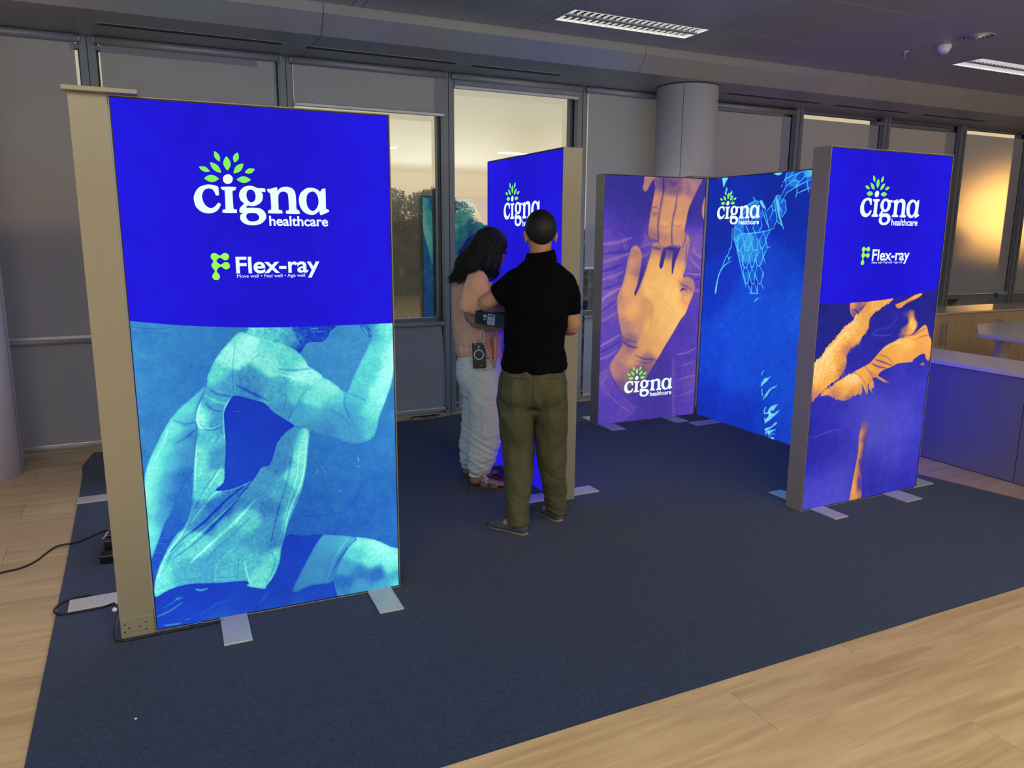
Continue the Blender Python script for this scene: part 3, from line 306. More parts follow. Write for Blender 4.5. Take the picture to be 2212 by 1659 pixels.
POSTER_M2={'pal':'azure','bg':[(62,1974,6),(385,1923,10),(770,1905,6),(37,1612,6),(970,1674,10),(1074,1484,16),(472,978,36),(1029,1094,40),(658,1134,36),(915,1350,30),(242,1178,20),(832,1280,30),(106,453,30),(123,260,20),(32,93,10),(458,416,35),(483,139,20),(1050,560,36),(1053,261,35),(867,87,25),(429,-16,20),(1074,48,30)],'bgs':110,'bgst':[],'regs':[{'poly':[(340,1626),(377,1681),(421,1750),(487,1803),(553,1825),(612,1813),(674,1758),(736,1789),(767,1840),(811,1852),(868,1817),(879,1753),(844,1702),(793,1676),(771,1617),(730,1571),(708,1504),(721,1464),(689,1402),(687,1334),(688,1273),(671,1197),(595,1178),(514,1187),(463,1297),(399,1436),(349,1527)],'c':[(390,1646,50),(462,1749,40),(546,1801,50),(602,1712,45),(511,1646,25),(644,1778,25),(665,1651,20),(733,1730,30),(809,1787,45),(855,1773,40),(759,1650,30),(616,1571,35),(524,1508,60),(602,1509,50),(423,1507,55),(687,1531,40),(495,1390,55),(574,1392,55),(652,1394,45),(483,1298,30),(582,1316,35),(509,1243,45),(588,1247,40),(645,1271,35),(594,1185,15)],'s':16,'st':[],'grain':0.12,'e':3},{'poly':[(848,1933),(865,2021),(951,2028),(1123,2035),(1138,1894),(1064,1897),(971,1908),(912,1905),(864,1862),(840,1838),(829,1857)],'c':[(893,2007,45),(980,1989,35),(942,1941,50),(1062,1996,70),(1094,1933,35),(862,1882,30),(1017,1956,30),(1102,2006,80)],'s':18,'st':[],'grain':0.12,'e':4},{'poly':[(230,1309),(271,1336),(343,1362),(277,1329),(231,1294),(203,1249),(185,1197),(170,1092),(154,1091),(161,1151),(182,1233),(210,1286)],'c':[(230,1309,88)],'s':100,'st':[],'grain':0.12},{'poly':[(622,1044),(625,1065),(643,1080),(670,1086),(654,1074),(635,1062)],'c':[(622,1044,88)],'s':100,'st':[],'grain':0.12},{'poly':[(167,2021),(234,2020),(218,1994),(204,1974),(193,1948),(182,1950),(172,1990)],'c':[(167,2021,88)],'s':100,'st':[],'grain':0.12},{'poly':[(115,2027),(146,2021),(136,2014)],'c':[(115,2027,88)],'s':100,'st':[],'grain':0.12},{'poly':[(215,1938),(230,1943),(233,1913),(218,1911)],'c':[(215,1938,88)],'s':100,'st':[],'grain':0.12},{'poly':[(258,1898),(280,1893),(293,1858),(306,1829),(289,1844),(271,1873)],'c':[(258,1898,88)],'s':100,'st':[],'grain':0.12},{'poly':[(607,1816),(624,1831),(642,1812),(678,1764),(654,1765),(629,1785)],'c':[(607,1816,88)],'s':100,'st':[],'grain':0.12},{'poly':[(732,2017),(758,2032),(821,2027),(813,2012),(788,2001),(760,2006)],'c':[(732,2017,88)],'s':100,'st':[],'grain':0.12},{'poly':[(775,1853),(808,1793),(831,1702),(876,1611),(840,1650),(807,1715),(782,1788)],'c':[(775,1853,88)],'s':100,'st':[],'grain':0.12},{'poly':[(750,488),(756,514),(784,539),(766,513),(756,489)],'c':[(750,488,88)],'s':100,'st':[],'grain':0.12},{'poly':[(759,396),(756,422),(772,450),(791,473),(823,481),(852,503),(835,476),(808,445),(780,422)],'c':[(759,396,88)],'s':100,'st':[],'grain':0.12},{'poly':[(762,379),(778,380),(774,363),(786,330),(774,330)],'c':[(762,379,88)],'s':100,'st':[],'grain':0.12},{'poly':[(784,293),(791,317),(817,358),(843,394),(871,414),(893,425),(931,446),(894,412),(866,398),(846,368),(825,337),(808,321)],'c':[(784,293,88)],'s':100,'st':[],'grain':0.12},{'poly':[(804,208),(813,243),(830,251),(820,233),(817,201),(848,217),(858,246),(896,276),(947,297),(921,263),(906,238),(883,233),(878,215),(914,218),(940,241),(968,254),(943,220),(905,185),(878,157),(828,118),(826,107),(814,165),(830,155),(852,178),(856,201),(812,189)],'c':[(804,208,88)],'s':100,'st':[],'grain':0.12},{'poly':[(829,73),(843,86),(889,105),(916,134),(943,156),(950,142),(918,116),(885,87),(834,56)],'c':[(829,73,88)],'s':100,'st':[],'grain':0.12},{'poly':[(837,53),(892,79),(949,99),(910,70),(872,34),(866,41),(853,52),(846,23)],'c':[(837,53,88)],'s':100,'st':[],'grain':0.12},{'poly':[(869,4),(879,31),(912,57),(944,60),(907,47),(885,28)],'c':[(869,4,88)],'s':100,'st':[],'grain':0.12},{'poly':[(887,2),(892,18),(914,30),(930,26),(934,9)],'c':[(887,2,88)],'s':100,'st':[],'grain':0.12},{'poly':None,'c':None,'s':0,'st':[([(351,1626),(415,1598),(438,1573),(518,1577),(581,1584),(615,1584),(671,1594),(731,1604),(771,1617)],7,60),([(348,1541),(381,1520),(398,1556),(438,1573)],7,60),([(518,1577),(490,1611),(471,1646)],7,60),([(581,1584),(553,1618),(568,1666)],7,60),([(615,1584),(648,1638),(634,1678)],7,60),([(438,1573),(465,1500),(429,1444),(404,1440),(388,1499),(398,1556)],7,60),([(518,1577),(539,1508),(510,1446),(480,1445),(465,1500),(518,1577)],7,60),([(581,1584),(544,1508),(569,1454),(618,1452),(616,1516),(581,1584)],7,60),([(671,1594),(626,1516),(655,1466),(669,1466),(703,1511),(671,1594)],7,60),([(731,1604),(696,1531),(721,1471),(752,1481)],7,60),([(429,1444),(466,1382),(456,1318)],7,60),([(480,1445),(457,1367),(482,1312),(512,1313),(536,1384),(510,1446)],7,60),([(569,1454),(536,1384),(562,1316),(581,1323),(604,1393),(618,1452)],7,60),([(655,1466),(604,1393),(624,1332),(653,1330),(681,1395),(669,1466)],7,60),([(721,1471),(685,1402),(709,1352)],7,60),([(381,1520),(400,1429),(440,1332),(478,1249),(517,1159)],7,60),([(341,1619),(343,1541),(380,1471),(427,1359)],7,60),([(482,1312),(476,1270),(514,1187),(534,1188),(547,1259),(512,1313)],7,60),([(581,1323),(547,1259),(579,1191),(603,1193),(606,1269),(562,1316)],7,60),([(653,1330),(692,1280),(680,1204),(652,1195),(611,1262),(624,1332)],7,60),([(534,1188),(580,1121),(584,1191)],7,60),([(613,1193),(649,1123),(642,1195)],7,60),([(681,1197),(713,1155)],7,60),([(696,1287),(700,1246)],7,60),([(341,1619),(377,1681),(421,1750),(477,1797),(553,1825),(602,1820)],7,60),([(496,1803),(539,1768),(593,1813)],7,60),([(433,1625),(448,1681),(423,1736)],7,60),([(480,1762),(545,1707),(529,1666)],7,60),([(405,1709),(480,1762),(557,1788)],7,60),([(665,1758),(700,1678),(726,1604)],7,60),([(685,1744),(736,1789),(750,1743),(719,1677)],7,60),([(736,1789),(775,1853),(811,1858)],7,60),([(750,1743),(776,1755),(801,1683),(771,1617)],7,60),([(776,1755),(760,1821)],7,60),([(775,1853),(815,1728),(849,1650),(876,1607)],7,60),([(811,1858),(800,1787),(840,1741),(849,1695)],7,60),([(868,1817),(884,1746),(849,1695)],7,60),([(809,1787),(850,1824),(868,1817)],7,60),([(769,1827),(851,1637)],7,60),([(636,1759),(682,1678),(725,1618)],7,60),([(620,1826),(664,1765)],7,60),([(531,1856),(558,1828)],7,60),([(820,1851),(867,1920),(932,1960),(993,1944),(946,1903),(880,1874),(849,1831)],7,60),([(867,1920),(853,1971),(903,1987),(925,2024)],7,60),([(903,1987),(970,2002),(1019,2017)],7,60),([(932,1960),(970,2002)],7,60),([(993,1944),(1039,1979),(1112,1987)],7,60),([(946,1903),(1003,1925),(1115,1962)],7,60),([(969,1927),(975,1870),(966,1833)],7,60),([(976,1864),(1113,1904)],7,60),([(1059,1953),(1084,1866)],7,60),([(1052,2021),(1104,1987)],7,60),([(865,2021),(853,1971),(833,1947)],7,60),([(818,1916),(830,1934)],7,60),([(320,1619),(319,1569),(324,1520),(316,1491),(323,1470),(298,1448),(296,1419),(266,1390),(239,1331)],7,60),([(276,1405),(300,1377),(330,1392)],7,60),([(300,1377),(291,1355)],7,60),([(266,1390),(229,1316)],7,60),([(551,1116),(659,1120)],7,60),([(793,1676),(851,1637)],7,60)],'grain':0}]}
# ------------------------------------------------------------------ floor
XL, XR, YB, YW = -5.0, 15.0, -6.0, 6.42
floor = boxo('floor', XL, XR, YB, YW, -.12, -.012, MT['gap']); floor['kind'] = 'structure'
pw, pl = .2304, 1.835
bm = bmesh.new(); box(bm, 0, pl-.0016, 0, pw-.0014, -.012, 0, .0012); pm = bpy.data.meshes.new('plank'); bm.to_mesh(pm); bm.free(); pm.materials.append(MT['wood'])
rows = int((YW-.9)/pw)+1
rest = bmesh.new()                       # flooring outside the picked-apart planks, joined
for r in range(rows):
    y = .917+r*pw
    off = (-1.742-.6117*(r-3)) % pl
    x = -2.0-((off-2.0) % pl)-2*pl
    while x < XR:
        inside = (x > -.3 and x+pl < 4.3 and y > 2.1 and y+pw < 5.9)
        vis = (x+pl > y*-.25-.4) and (x < y*1.35+1.6)
        if not (vis and not inside and -3.9 < x < 8.6 and y+pw < 6.33):
            if max(x, XL) < min(x+pl, XR): box(rest, max(x, XL), min(x+pl, XR)-.002, y, min(y+pw, YW)-.0015, -.012, 0)
        else:
            o = bpy.data.objects.new('plank', pm); C.objects.link(o); o.location = (x, y, 0); o.parent = floor
        x += pl
bm = rest
y = YB
while y < .917-.02:
    x = XL
    while x < XR:
        box(bm, x, min(x+pl, XR)-.002, y, min(y+pw, .916)-.0015, -.012, 0); x += pl
    y += pw
o = obj('plank_field', bm, MT['wood'], floor); o['kind'] = 'stuff'
# room shell behind and beside the camera
for nm_, b_ in (('wall_back', (XL, XR, YB-.1, YB, 0, 3.1)), ('wall_left', (XL-.1, XL, YB, YW, 0, 3.1)), ('wall_right', (XR, XR+.1, YB, YW, 0, 3.1))):
    boxo(nm_, *b_, MT['wall'])['kind'] = 'structure'
# ------------------------------------------------------------------ carpet
bm = bmesh.new()
edge = [(-.4226, 1.907)]
edge += [(.69+i*.55, 1.9065+.001*math.sin(i*2.1)) for i in range(8)] + [(4.845, 1.905), (4.709, 2.6185), (4.59, 3.22), (4.56, 4.2), (4.52, 6.07)]
edge += [(3.6, 6.1), (2.9, 6.11), (2.42, 6.10), (2.2, 6.05), (2.05, 6.03), (1.95, 6.06), (1.6, 6.05), (.5, 6.06), (-.2, 6.06), (-.40, 6.055), (-.425, 5.9), (-.452, 5.72), (-.438, 5.5), (-.43, 5.0), (-.424, 4.0), (-.4225, 3.0)]
extr(bm, edge, .0005, .006)
cp = obj('carpet', bm, MT['carpet']); tag(cp, 'large navy felt carpet laid over the wooden floor under the light boxes', 'carpet')
# ------------------------------------------------------------------ ceiling
ZC = 3.035
ce = boxo('ceiling', XL, XR, YB, 5.38, ZC+.015, ZC+.1, MT['gap']); ce['kind'] = 'structure'
def cpanel(x0, x1, y0, y1, name='ceiling_panel'):
    return boxo(name, x0, x1, y0, y1, ZC, ZC+.014, MT['ceil'], ce, .001)
LIGHTS = {}
k = -2
for k in range(-3, 9):
    xs = 2.655+1.257*k                   # narrow strip, then a panel field
    g = .003
    y1s = 5.375
    cpanel(xs+g*.5, xs+.068-g*.5, 1.2, y1s)
    xa, xb = xs+.068, xs+1.257
    lit = k in (0, 3)
    if k % 2 == 0: ys = [1.2, 2.4, 3.5, 4.755 if not lit else 4.77, y1s]
    else: ys = [1.2, 2.9, 3.84, 4.728, y1s]
    if lit:
        LIGHTS[k] = (xa, xb)
        y0l, y1l = (4.775, 5.052) if k == 0 else (4.455, 4.72)
        cpanel(xa+g, xb-g, y1l, y1s); cpanel(xa+g, xb-g, 3.6, y0l); cpanel(xa+g, xb-g, 1.2, 3.597)
        cpanel(xa+g, xa+.035, y0l, y1l); cpanel(xb-.03, xb-g, y0l, y1l)
    else:
        for a, b in zip(ys, ys[1:]): cpanel(xa+g, xb-g, a+g, b-g)
bm = bmesh.new(); box(bm, XL, XR, YB, 1.2, ZC, ZC+.014); o = obj('ceiling_field', bm, MT['ceil'], ce); o['kind'] = 'stuff'
# soffit along the windows: fascia, slope and flat underside in one folded sheet per bay
sof = boxo('trim_1', XL, XR, 5.485, 6.45, 2.90, 3.12, MT['gap']); sof['kind'] = 'structure'
prof = [(5.378, ZC+.01), (5.378, 2.972), (5.468, 2.85), (6.40, 2.85), (6.40, 2.856), (5.472, 2.856), (5.386, 2.975), (5.386, ZC+.01)]
for k in range(-1, 6):
    x0 = 1.213+2.549*k; bm = bmesh.new(); prism(bm, prof, x0+.002, x0+2.547); obj('soffit_panel', bm, MT['soff'], sof)
# ------------------------------------------------------------------ window wall
Y0, YG = 6.20, 6.345
RX = [-.153, 1.151, 2.449, 3.730, 5.04, 6.347, 7.658, 8.969, 10.28, 11.59]
wf = boxo('wall_front', XL, XR, YW-.02, YW+.12, 2.87, 3.12, MT['mulld']); wf['kind'] = 'structure'
boxo('trim_2', XL, XR, 6.27, YW, -.01, .028, MT['bar'])['kind'] = 'structure'
n_ = 3
for x in RX+[-1.457, -2.76, 12.9]:
    m = empty('trim_%d' % n_, (x, Y0, 0)); n_ += 1; m['kind'] = 'structure'
    boxo('mullion_front', -.1, 0, 0, .06, 0, 2.85, MT['mull'], m, .003)
    boxo('mullion_groove', -.088, -.012, .06, .11, 0, 2.85, MT['mulld'], m)
    boxo('mullion_back', -.1, 0, .11, .19, 0, 2.85, MT['mull'], m, .003)
    boxo('joint_strip', -.053, -.047, -.002, 0, 0, 2.85, MT['mulld'], m)
allx = [-2.76, -1.457]+RX
for i, (a, b) in enumerate(zip(allx, allx[1:])):
    w = empty('window_%d' % (i+1), (a, 0, 0)); w['kind'] = 'structure'; ln = b-.1-a; sw = .012 if i < 5 else .03
    for nm_, bb in (('sash_frame', (0, sw, YG-.03, YG+.03, 0, 2.85)), ('sash_frame', (ln-sw, ln, YG-.03, YG+.03, 0, 2.85)), ('sash_frame', (.03, ln-.03, YG-.03, YG+.03, .79, .84)), ('sash_frame', (.03, ln-.03, YG-.03, YG+.03, 0, .05)), ('sash_frame', (.03, ln-.03, YG-.03, YG+.03, 2.832, 2.85))):
        boxo(nm_, *bb, MT['mull'], w, .002)
    bm = bmesh.new()
    for z0, z1 in ((.05, .79), (.84, 2.832)): 
        v = [bm.verts.new(q) for q in ((sw, YG, z0), (ln-sw, YG, z0), (ln-sw, YG, z1), (sw, YG, z1))]; bm.faces.new(v)
    obj('pane', bm, MT['glass'], w)
# blinds
def blind(xa, ln, ztop, zbot, yf, label, cat='blind', tube_=True, skew=0, tubez=None, inset=.02, bar=True, front=True, group=None, rt=.026):
    b = empty('roller_blind', (xa, yf, 0), 0, label, cat, group); tz = tubez or ztop
    if tube_:
        bm = bmesh.new(); lathe(bm, [(rt, inset*.5), (rt, ln-inset*.5)], 20, (-.012, tz), 'x'); obj('roller_tube', bm, MT['tubem'], b, True)
        for xx in (inset*.5-.006, ln-inset*.5):
            bm = bmesh.new(); lathe(bm, [(.016, xx), (.016, xx+.006)], 14, (-.012, tz), 'x'); obj('end_cap', bm, MT['plastic'], b)
    bm = bmesh.new(); nx, nz = 8, 24; g = {}
    for j in range(nz+1):
        for i in range(nx+1):
            u, v = i/nx, j/nz; x = inset+(ln-2*inset)*u; z = tz+(zbot-tz)*v
            x += skew*v*u
            g[i, j] = bm.verts.new((x, .012+.0025*math.sin(u*5+v*3)*v, z))
    for j in range(nz):
        for i in range(nx): bm.faces.new((g[i, j], g[i, j+1], g[i+1, j+1], g[i+1, j]))
    vb = [bm.verts.new((g[c].co.x, g[c].co.y+.004, g[c].co.z)) for c in ((0, 0), (nx, 0), (nx, nz), (0, nz))]
    fb = bm.faces.new(vb); fb.material_index = 1
    obj('blind_fabric', bm, [MT['fabric'], MT['fabric_back']], b, False)
    if bar: boxo('bottom_bar', inset-.004, ln-inset+skew+.004, .0, .022, zbot-.028, zbot, MT['bar'], b, .005)
    return b
names = ['far left window seen left of the white column', 'window left of the first mullion behind the beige box end', 'second window, behind the big blue light box', 'window above the runner light box, rolled most of the way up', 'window of open sky, rolled fully up', 'window left of the round column', 'window right of the round column', 'window right of the round column', 'window above the rightmost light box', 'window lit orange by the low sun', 'last window at the right edge of the picture', 'window']
wl = {}
up = {0: .82, 1: .84, 2: .84, 3: 2.53, 4: 2.76, 5: 1.27, 6: .88, 7: .88, 8: .88, 9: .88, 10: .88}
nu = {1: 'grey blind pulled down in the leftmost window, beside the white column', 2: 'grey blind pulled down behind the left light box top', 3: 'blue-grey blind rolled most of the way up above the trees', 4: 'roller blind fully rolled up over the open sky', 5: 'pale blind stopped at chest height left of the round column', 6: 'tan blind right of the round column', 7: 'tan blind with a bright slit above, second bay right of the round column', 8: 'tan blind with a bright slit above, behind the top of the rightmost light box', 9: 'blind glowing orange from the low sun', 10: 'blind at the right edge of the picture, beside the orange glow', 0: 'grey blind left of the white column at the frame edge'}
nl = {1: 'dark grey lower blind beside the white column, above the floor', 2: 'lower blind hidden behind the left light box', 3: 'grey lower blind hanging askew under the view of trees', 4: 'lower blue-lit blind behind the woman', 5: 'lower pale blue blind between the middle and hand light boxes', 0: 'lower grey blind at the left frame edge'}
for i, (a, b) in enumerate(zip(allx, allx[1:])):
    ln = b-.1-a
    if i > 10: break
    if i <= 5:
        zt = 2.822; blind(a-.035, ln+.07, zt, up[i], Y0-.025 if i != 4 else Y0-.02, nu[i], inset=.035 if i not in (1, 2) else .06)
        boxo('head_rail', a+.0, b-.1, Y0+.01, Y0+.06, 2.765, 2.80, MT['mull'], bpy.data.objects['window_%d' % (i+1)], .003)
        blind(a+.02, ln-.04, .80, .055, Y0+.0, nl[i], skew=.05 if i == 3 else 0, inset=.01, rt=.02)
    else:
        rb_ = blind(a, ln, 2.77, up[i], YG-.10, nu[i], inset=.02, tube_=False)
        boxo('head_rail', a+.0, b-.1, Y0+.02, Y0+.06, 2.822, 2.85, MT['mull'], bpy.data.objects['window_%d' % (i+1)], .003)
        boxo('sill_rail', a, b-.1, Y0+.02, Y0+.09, .83, .862, MT['bar'], bpy.data.objects['window_%d' % (i+1)], .003)
        boxo('sill_panel', a, b-.1, Y0+.05, Y0+.09, 0, .83, MT['mull'], bpy.data.objects['window_%d' % (i+1)])
        if i == 6:
            bm = bmesh.new(); lathe(bm, [(.026, .01), (.026, ln-.01)], 20, (-.03, 2.81), 'x'); obj('roller_tube', bm, MT['tubem'], rb_, True)
# columns
def column(x, y, r, label):
    c = empty('column', (x, y, 0), 0, label, 'column')
    bm = bmesh.new(); n = 64; pr = [(r, .0), (r, 2.842)]
    lathe(bm, pr, n); o = obj('shaft', bm, MT['column'], c, False)
    for p in o.data.polygons: p.use_smooth = len(p.vertices) == 4
    bm = bmesh.new(); lathe(bm, [(r-.01, 2.842), (r-.01, 2.852)], 48); obj('shadow_gap', bm, MT['gap'], c)
    for a in (-2.35, -.2):
        bm = bmesh.new(); ca, sa = math.cos(a), math.sin(a)
        v = [bm.verts.new(q) for q in ((ca*(r+.0006)-sa*.002, sa*(r+.0006)+ca*.002, .01), (ca*(r+.0006)+sa*.002, sa*(r+.0006)-ca*.002, .01), (ca*(r+.0006)+sa*.002, sa*(r+.0006)-ca*.002, 2.83), (ca*(r+.0006)-sa*.002, sa*(r+.0006)+ca*.002, 2.83))]
        bm.faces.new(v); obj('shell_joint', bm, MT['gap'], c)
    return c
column(4.52, 5.80, .27, 'round pale column behind the corner of the two picture light boxes')
column(-1.07, 5.78, .28, 'white round column cut off by the left edge of the picture')
# slot diffusers in the soffit
def vent(x0, x1, y, label):
    v = empty('slot_diffuser', ((x0+x1)/2, y, 2.85), 0, label, 'air vent', 'slot diffusers in the soffit'); h = (x1-x0)/2
    boxo('vent_frame', -h, h, -.035, .035, -.002, .0, MT['soff'], v)
    for k in range(4):
        yy = -.026+k*.0155; boxo('slot', -h+.02, h-.02, yy, yy+.007, -.003, -.0005, MT['gap'], v)
for x0, x1, y, lb in ((-.14, 1.03, 5.81, 'slot diffuser above the left light box'), (1.16, 2.34, 5.83, 'slot diffuser above the window with trees'), (2.44, 3.27, 5.85, 'slot diffuser above the open sky window'), (5.0, 6.2, 5.85, 'slot diffuser just right of the round column'), (6.4, 7.5, 5.86, 'slot diffuser above the rightmost light box'), (7.7, 8.8, 5.86, 'slot diffuser above the orange blind')):
    vent(x0, x1, y, lb)
# ------------------------------------------------------------------ ceiling lights
def clight(xa, xb, y0, y1, label):
    l = empty('ceiling_light', ((xa+xb)/2, (y0+y1)/2, ZC), 0, label, 'ceiling light'); hx, hy = (xb-xa)/2, (y1-y0)/2
    boxo('housing', -hx, hx, -hy, hy, .05, .055, MT['lou'], l)
    bm = bmesh.new()
    for s in (-1, 1): box(bm, -hx, hx, s*hy-.004, s*hy+.004, .0, .05); box(bm, s*hx-.004, s*hx+.004, -hy, hy, 0, .05)
    obj('rim', bm, MT['lou'], l)
    boxo('centre_bar', -hx, hx, -.018, .018, -.001, .045, MT['ceil'], l, .002)
    for s in (-1, 1):
        cy = s*(hy+.018)/2
        bm = bmesh.new(); lathe(bm, [(.011, -hx+.03), (.011, hx-.03)], 12, (cy, .036), 'x'); obj('fluorescent_tube', bm, EM_TUBE, l, True)
        for k in range(21):
            x = -hx+.03+k*(2*hx-.06)/20; bm = bmesh.new(); w_ = hy/2-.013
            v = [bm.verts.new(q) for q in ((x-.004, cy-w_, .03), (x+.004, cy-w_, .03), (x+.004, cy+w_, .03), (x-.004, cy+w_, .03), (x-.0008, cy-w_, .002), (x+.0008, cy-w_, .002), (x+.0008, cy+w_, .002), (x-.0008, cy+w_, .002))]
            for f in ((0,3,2,1),(4,5,6,7),(0,1,5,4),(1,2,6,5),(2,3,7,6),(3,0,4,7)): bm.faces.new([v[q] for q in f])
            obj('louvre_blade', bm, MT['blade'], l)
    return l
EM_TUBE = emit('fluorescent_tube_glow', (255, 250, 225), 1.0)
clight(LIGHTS[0][0]+.035, LIGHTS[0][1]-.03, 4.775, 5.052, 'louvred twin-tube ceiling light above the middle of the stand')
clight(LIGHTS[3][0]+.035, LIGHTS[3][1]-.03, 4.455, 4.72, 'louvred ceiling light at the right edge of the picture')
# smoke detector, sprinkler, round vent
s = empty('smoke_detector', (5.821, 4.297, ZC), 0, 'white smoke detector on the ceiling beside the sprinkler', 'smoke detector')
bm = bmesh.new(); lathe(bm, [(.052, -.001), (.052, -.022), (.045, -.03)], 28); obj('detector_base', bm, MT['plastic'], s, False)
bm = bmesh.new(); lathe(bm, [(.044, -.03), (.040, -.045), (.028, -.06), (.02, -.062)], 28); obj('sensor_head', bm, MT['plastic'], s, False)
for k in range(4):
    bm = bmesh.new(); lathe(bm, [(.0405-.003*k, -.041-.005*k), (.0398-.003*k, -.043-.005*k)], 28); obj('air_slot', bm, MT['gap'], s)
s = empty('sprinkler_head', (5.742, 4.583, ZC), 0, 'small steel sprinkler head hanging from the ceiling', 'sprinkler')
bm = bmesh.new(); lathe(bm, [(.033, 0), (.03, -.006), (.012, -.008)], 20); obj('escutcheon', bm, MT['steel'], s)
bm = bmesh.new(); lathe(bm, [(.009, -.006), (.009, -.03), (.004, -.034), (.004, -.05)], 12); obj('nozzle', bm, MT['steel'], s)
bm = bmesh.new(); lathe(bm, [(.018, -.05), (.018, -.053)], 16); obj('deflector', bm, MT['steel'], s)
s = empty('round_ceiling_vent', (5.78, 4.0, ZC), 0, 'round grey air vent in the ceiling behind the smoke detector', 'air vent')
for k, r in enumerate((.118, .088, .06, .034)):
    bm = bmesh.new(); lathe(bm, [(r, .0), (r-.004, -.008-.003*k), (r-.018, -.006-.003*k), (r-.02, .0)], 32); obj('vent_ring', bm, MT['soff'], s, False)
bm = bmesh.new(); lathe(bm, [(.119, -.0005), (.119, -.0015)], 32); obj('vent_recess', bm, MT['gap'], s)
# ------------------------------------------------------------------ light boxes
HB, DB = 2.029, .12
def img_mat(name, Cc, strength=1.0):
    h, w = Cc.shape[:2]; im = bpy.data.images.new(name, w, h); A4 = np.ones((h, w, 4), np.float32); A4[..., :3] = np.clip(Cc, 0, 255)/255
    im.pixels.foreach_set(A4.ravel()); im.update(); im.pack()
    m = bpy.data.materials.new(name); m.use_nodes = True; n = m.node_tree; n.nodes.clear()
    t = n.nodes.new('ShaderNodeTexImage'); t.image = im; t.extension = 'EXTEND'; e = n.nodes.new('ShaderNodeEmission'); e.inputs[1].default_value = strength; o = n.nodes.new('ShaderNodeOutputMaterial')
    n.links.new(t.outputs[0], e.inputs[0]); n.links.new(e.outputs[0], o.inputs[0]); return m
def backlight(Cc, amt=.07):             # LED bars along the two upright sides: slightly uneven fabric
    h, w = Cc.shape[:2]; rg = np.random.default_rng(2); x = np.linspace(0, 1, w); f = 1+amt*(np.cos(2*PI*x)*.5)[None, :]; f = f*(1+blur(rg.standard_normal((h, w)).astype(np.float32), 14)*.45)
    return Cc*f[..., None]
def blue_top(Cc, curve, col=(34, 26, 214)):
    h, w = Cc.shape[:2]; xs = np.arange(w)*PX; yb = np.interp(xs, [a for a, _ in curve], [b for _, b in curve])/PX
    m = np.clip(np.arange(h)[:, None]-yb[None, :]+.5, 0, 1)[..., None]
    return Cc*(1-m)+np.array(col)*m
div_x = np.linspace(0, 1000, 21)
DIV_L = [(x, float(np.interp(x, [4, 190, 411, 646, 1003], [1242, 1217, 1200, 1193, 1193]))) for x in div_x]
DIV_L = [tuple(q) for q in smooth([(0, 1242), (190, 1217), (411, 1200), (646, 1193), (1005, 1193)], 6, False)]
DIV_R = [tuple(q) for q in smooth([(0, 1198), (286, 1197), (583, 1210), (1000, 1256)], 6, False)]
C_L = backlight(blue_top(paint(POSTER_L, 1000, HB*1000, .73), DIV_L))
C_R = backlight(blue_top(paint(POSTER_R, 1000, HB*1000, 1.24), DIV_R))
C_M1 = backlight(paint(POSTER_M1, 1000, HB*1000, 1.6))
C_M2 = backlight(paint(POSTER_M2, 2050, HB*1000, .94))
def enlarge(c):                          # a close crop of the runner print, filling the whole panel
    h, w = c.shape[:2]; iy = (np.arange(h)*.60).astype(int); ix = (w*.12+np.arange(w)*.88).astype(int).clip(0, w-1); return c[iy][:, ix]
def plain(w, col): return backlight(np.ones((int(HB*1000/PX/4), int(w/PX/4), 3))*np.array(col), .08)
PM = dict(L=img_mat('runner_print', C_L), R=img_mat('stretch_print', C_R), M1=img_mat('hands_print', C_M1), M2=img_mat('mesh_print', C_M2), blue=img_mat('blue_print', plain(1000, (34, 26, 214))), blueb=img_mat('bright_blue_print', plain(1000, (34, 34, 224)), 2.1),
          teal=img_mat('teal_back_print', backlight(enlarge(paint(POSTER_L, 1000, HB*1000, .73))), 1.15), lilac2=img_mat('pale_lilac_print', plain(1000, (206, 216, 228)), 1.25), lilac=img_mat('lilac_print', plain(1000, (214, 210, 232)), 1.0), ice0=img_mat('pale_blue_print', plain(1000, (120, 150, 190)), .8), violet=img_mat('violet_blue_print', plain(1000, (92, 96, 236)), 1.4))
WH = emit('white_backlit_lettering', (236, 255, 252), 1.0); GR = emit('green_backlit_print', (134, 246, 92), 1.0); LG = emit('lime_backlit_print', (160, 255, 84), 1.0)
def curve_mesh(name, loops, m, parent, y=-.0012, sm=True):
    cu = bpy.data.curves.new(name, 'CURVE'); cu.dimensions = '2D'; cu.fill_mode = 'BOTH'
    for lp in loops:
        pts = smooth(lp, 3) if sm else lp
        sp_ = cu.splines.new('POLY'); sp_.points.add(len(pts)-1); sp_.use_cyclic_u = True
        for i, q in enumerate(pts): sp_.points[i].co = (q[0], q[1], 0, 1)
    return to_mesh(cu, name, m, parent, y)
def to_mesh(cu, name, m, parent, y, xf=None):
    t = bpy.data.objects.new('tmp', cu); C.objects.link(t); dg = bpy.context.evaluated_depsgraph_get(); me = bpy.data.meshes.new_from_object(t.evaluated_get(dg)); bpy.data.objects.remove(t)
    me.transform(Matrix(((1, 0, 0, 0), (0, 0, 1, 0), (0, 1, 0, 0), (0, 0, 0, 1))))
    me.transform(Matrix.Translation((0, y, 0)))
    if xf: me.transform(xf)
    me.materials.clear(); me.materials.append(m); o = bpy.data.objects.new(name, me); C.objects.link(o)
    if parent: o.parent = parent
    return o
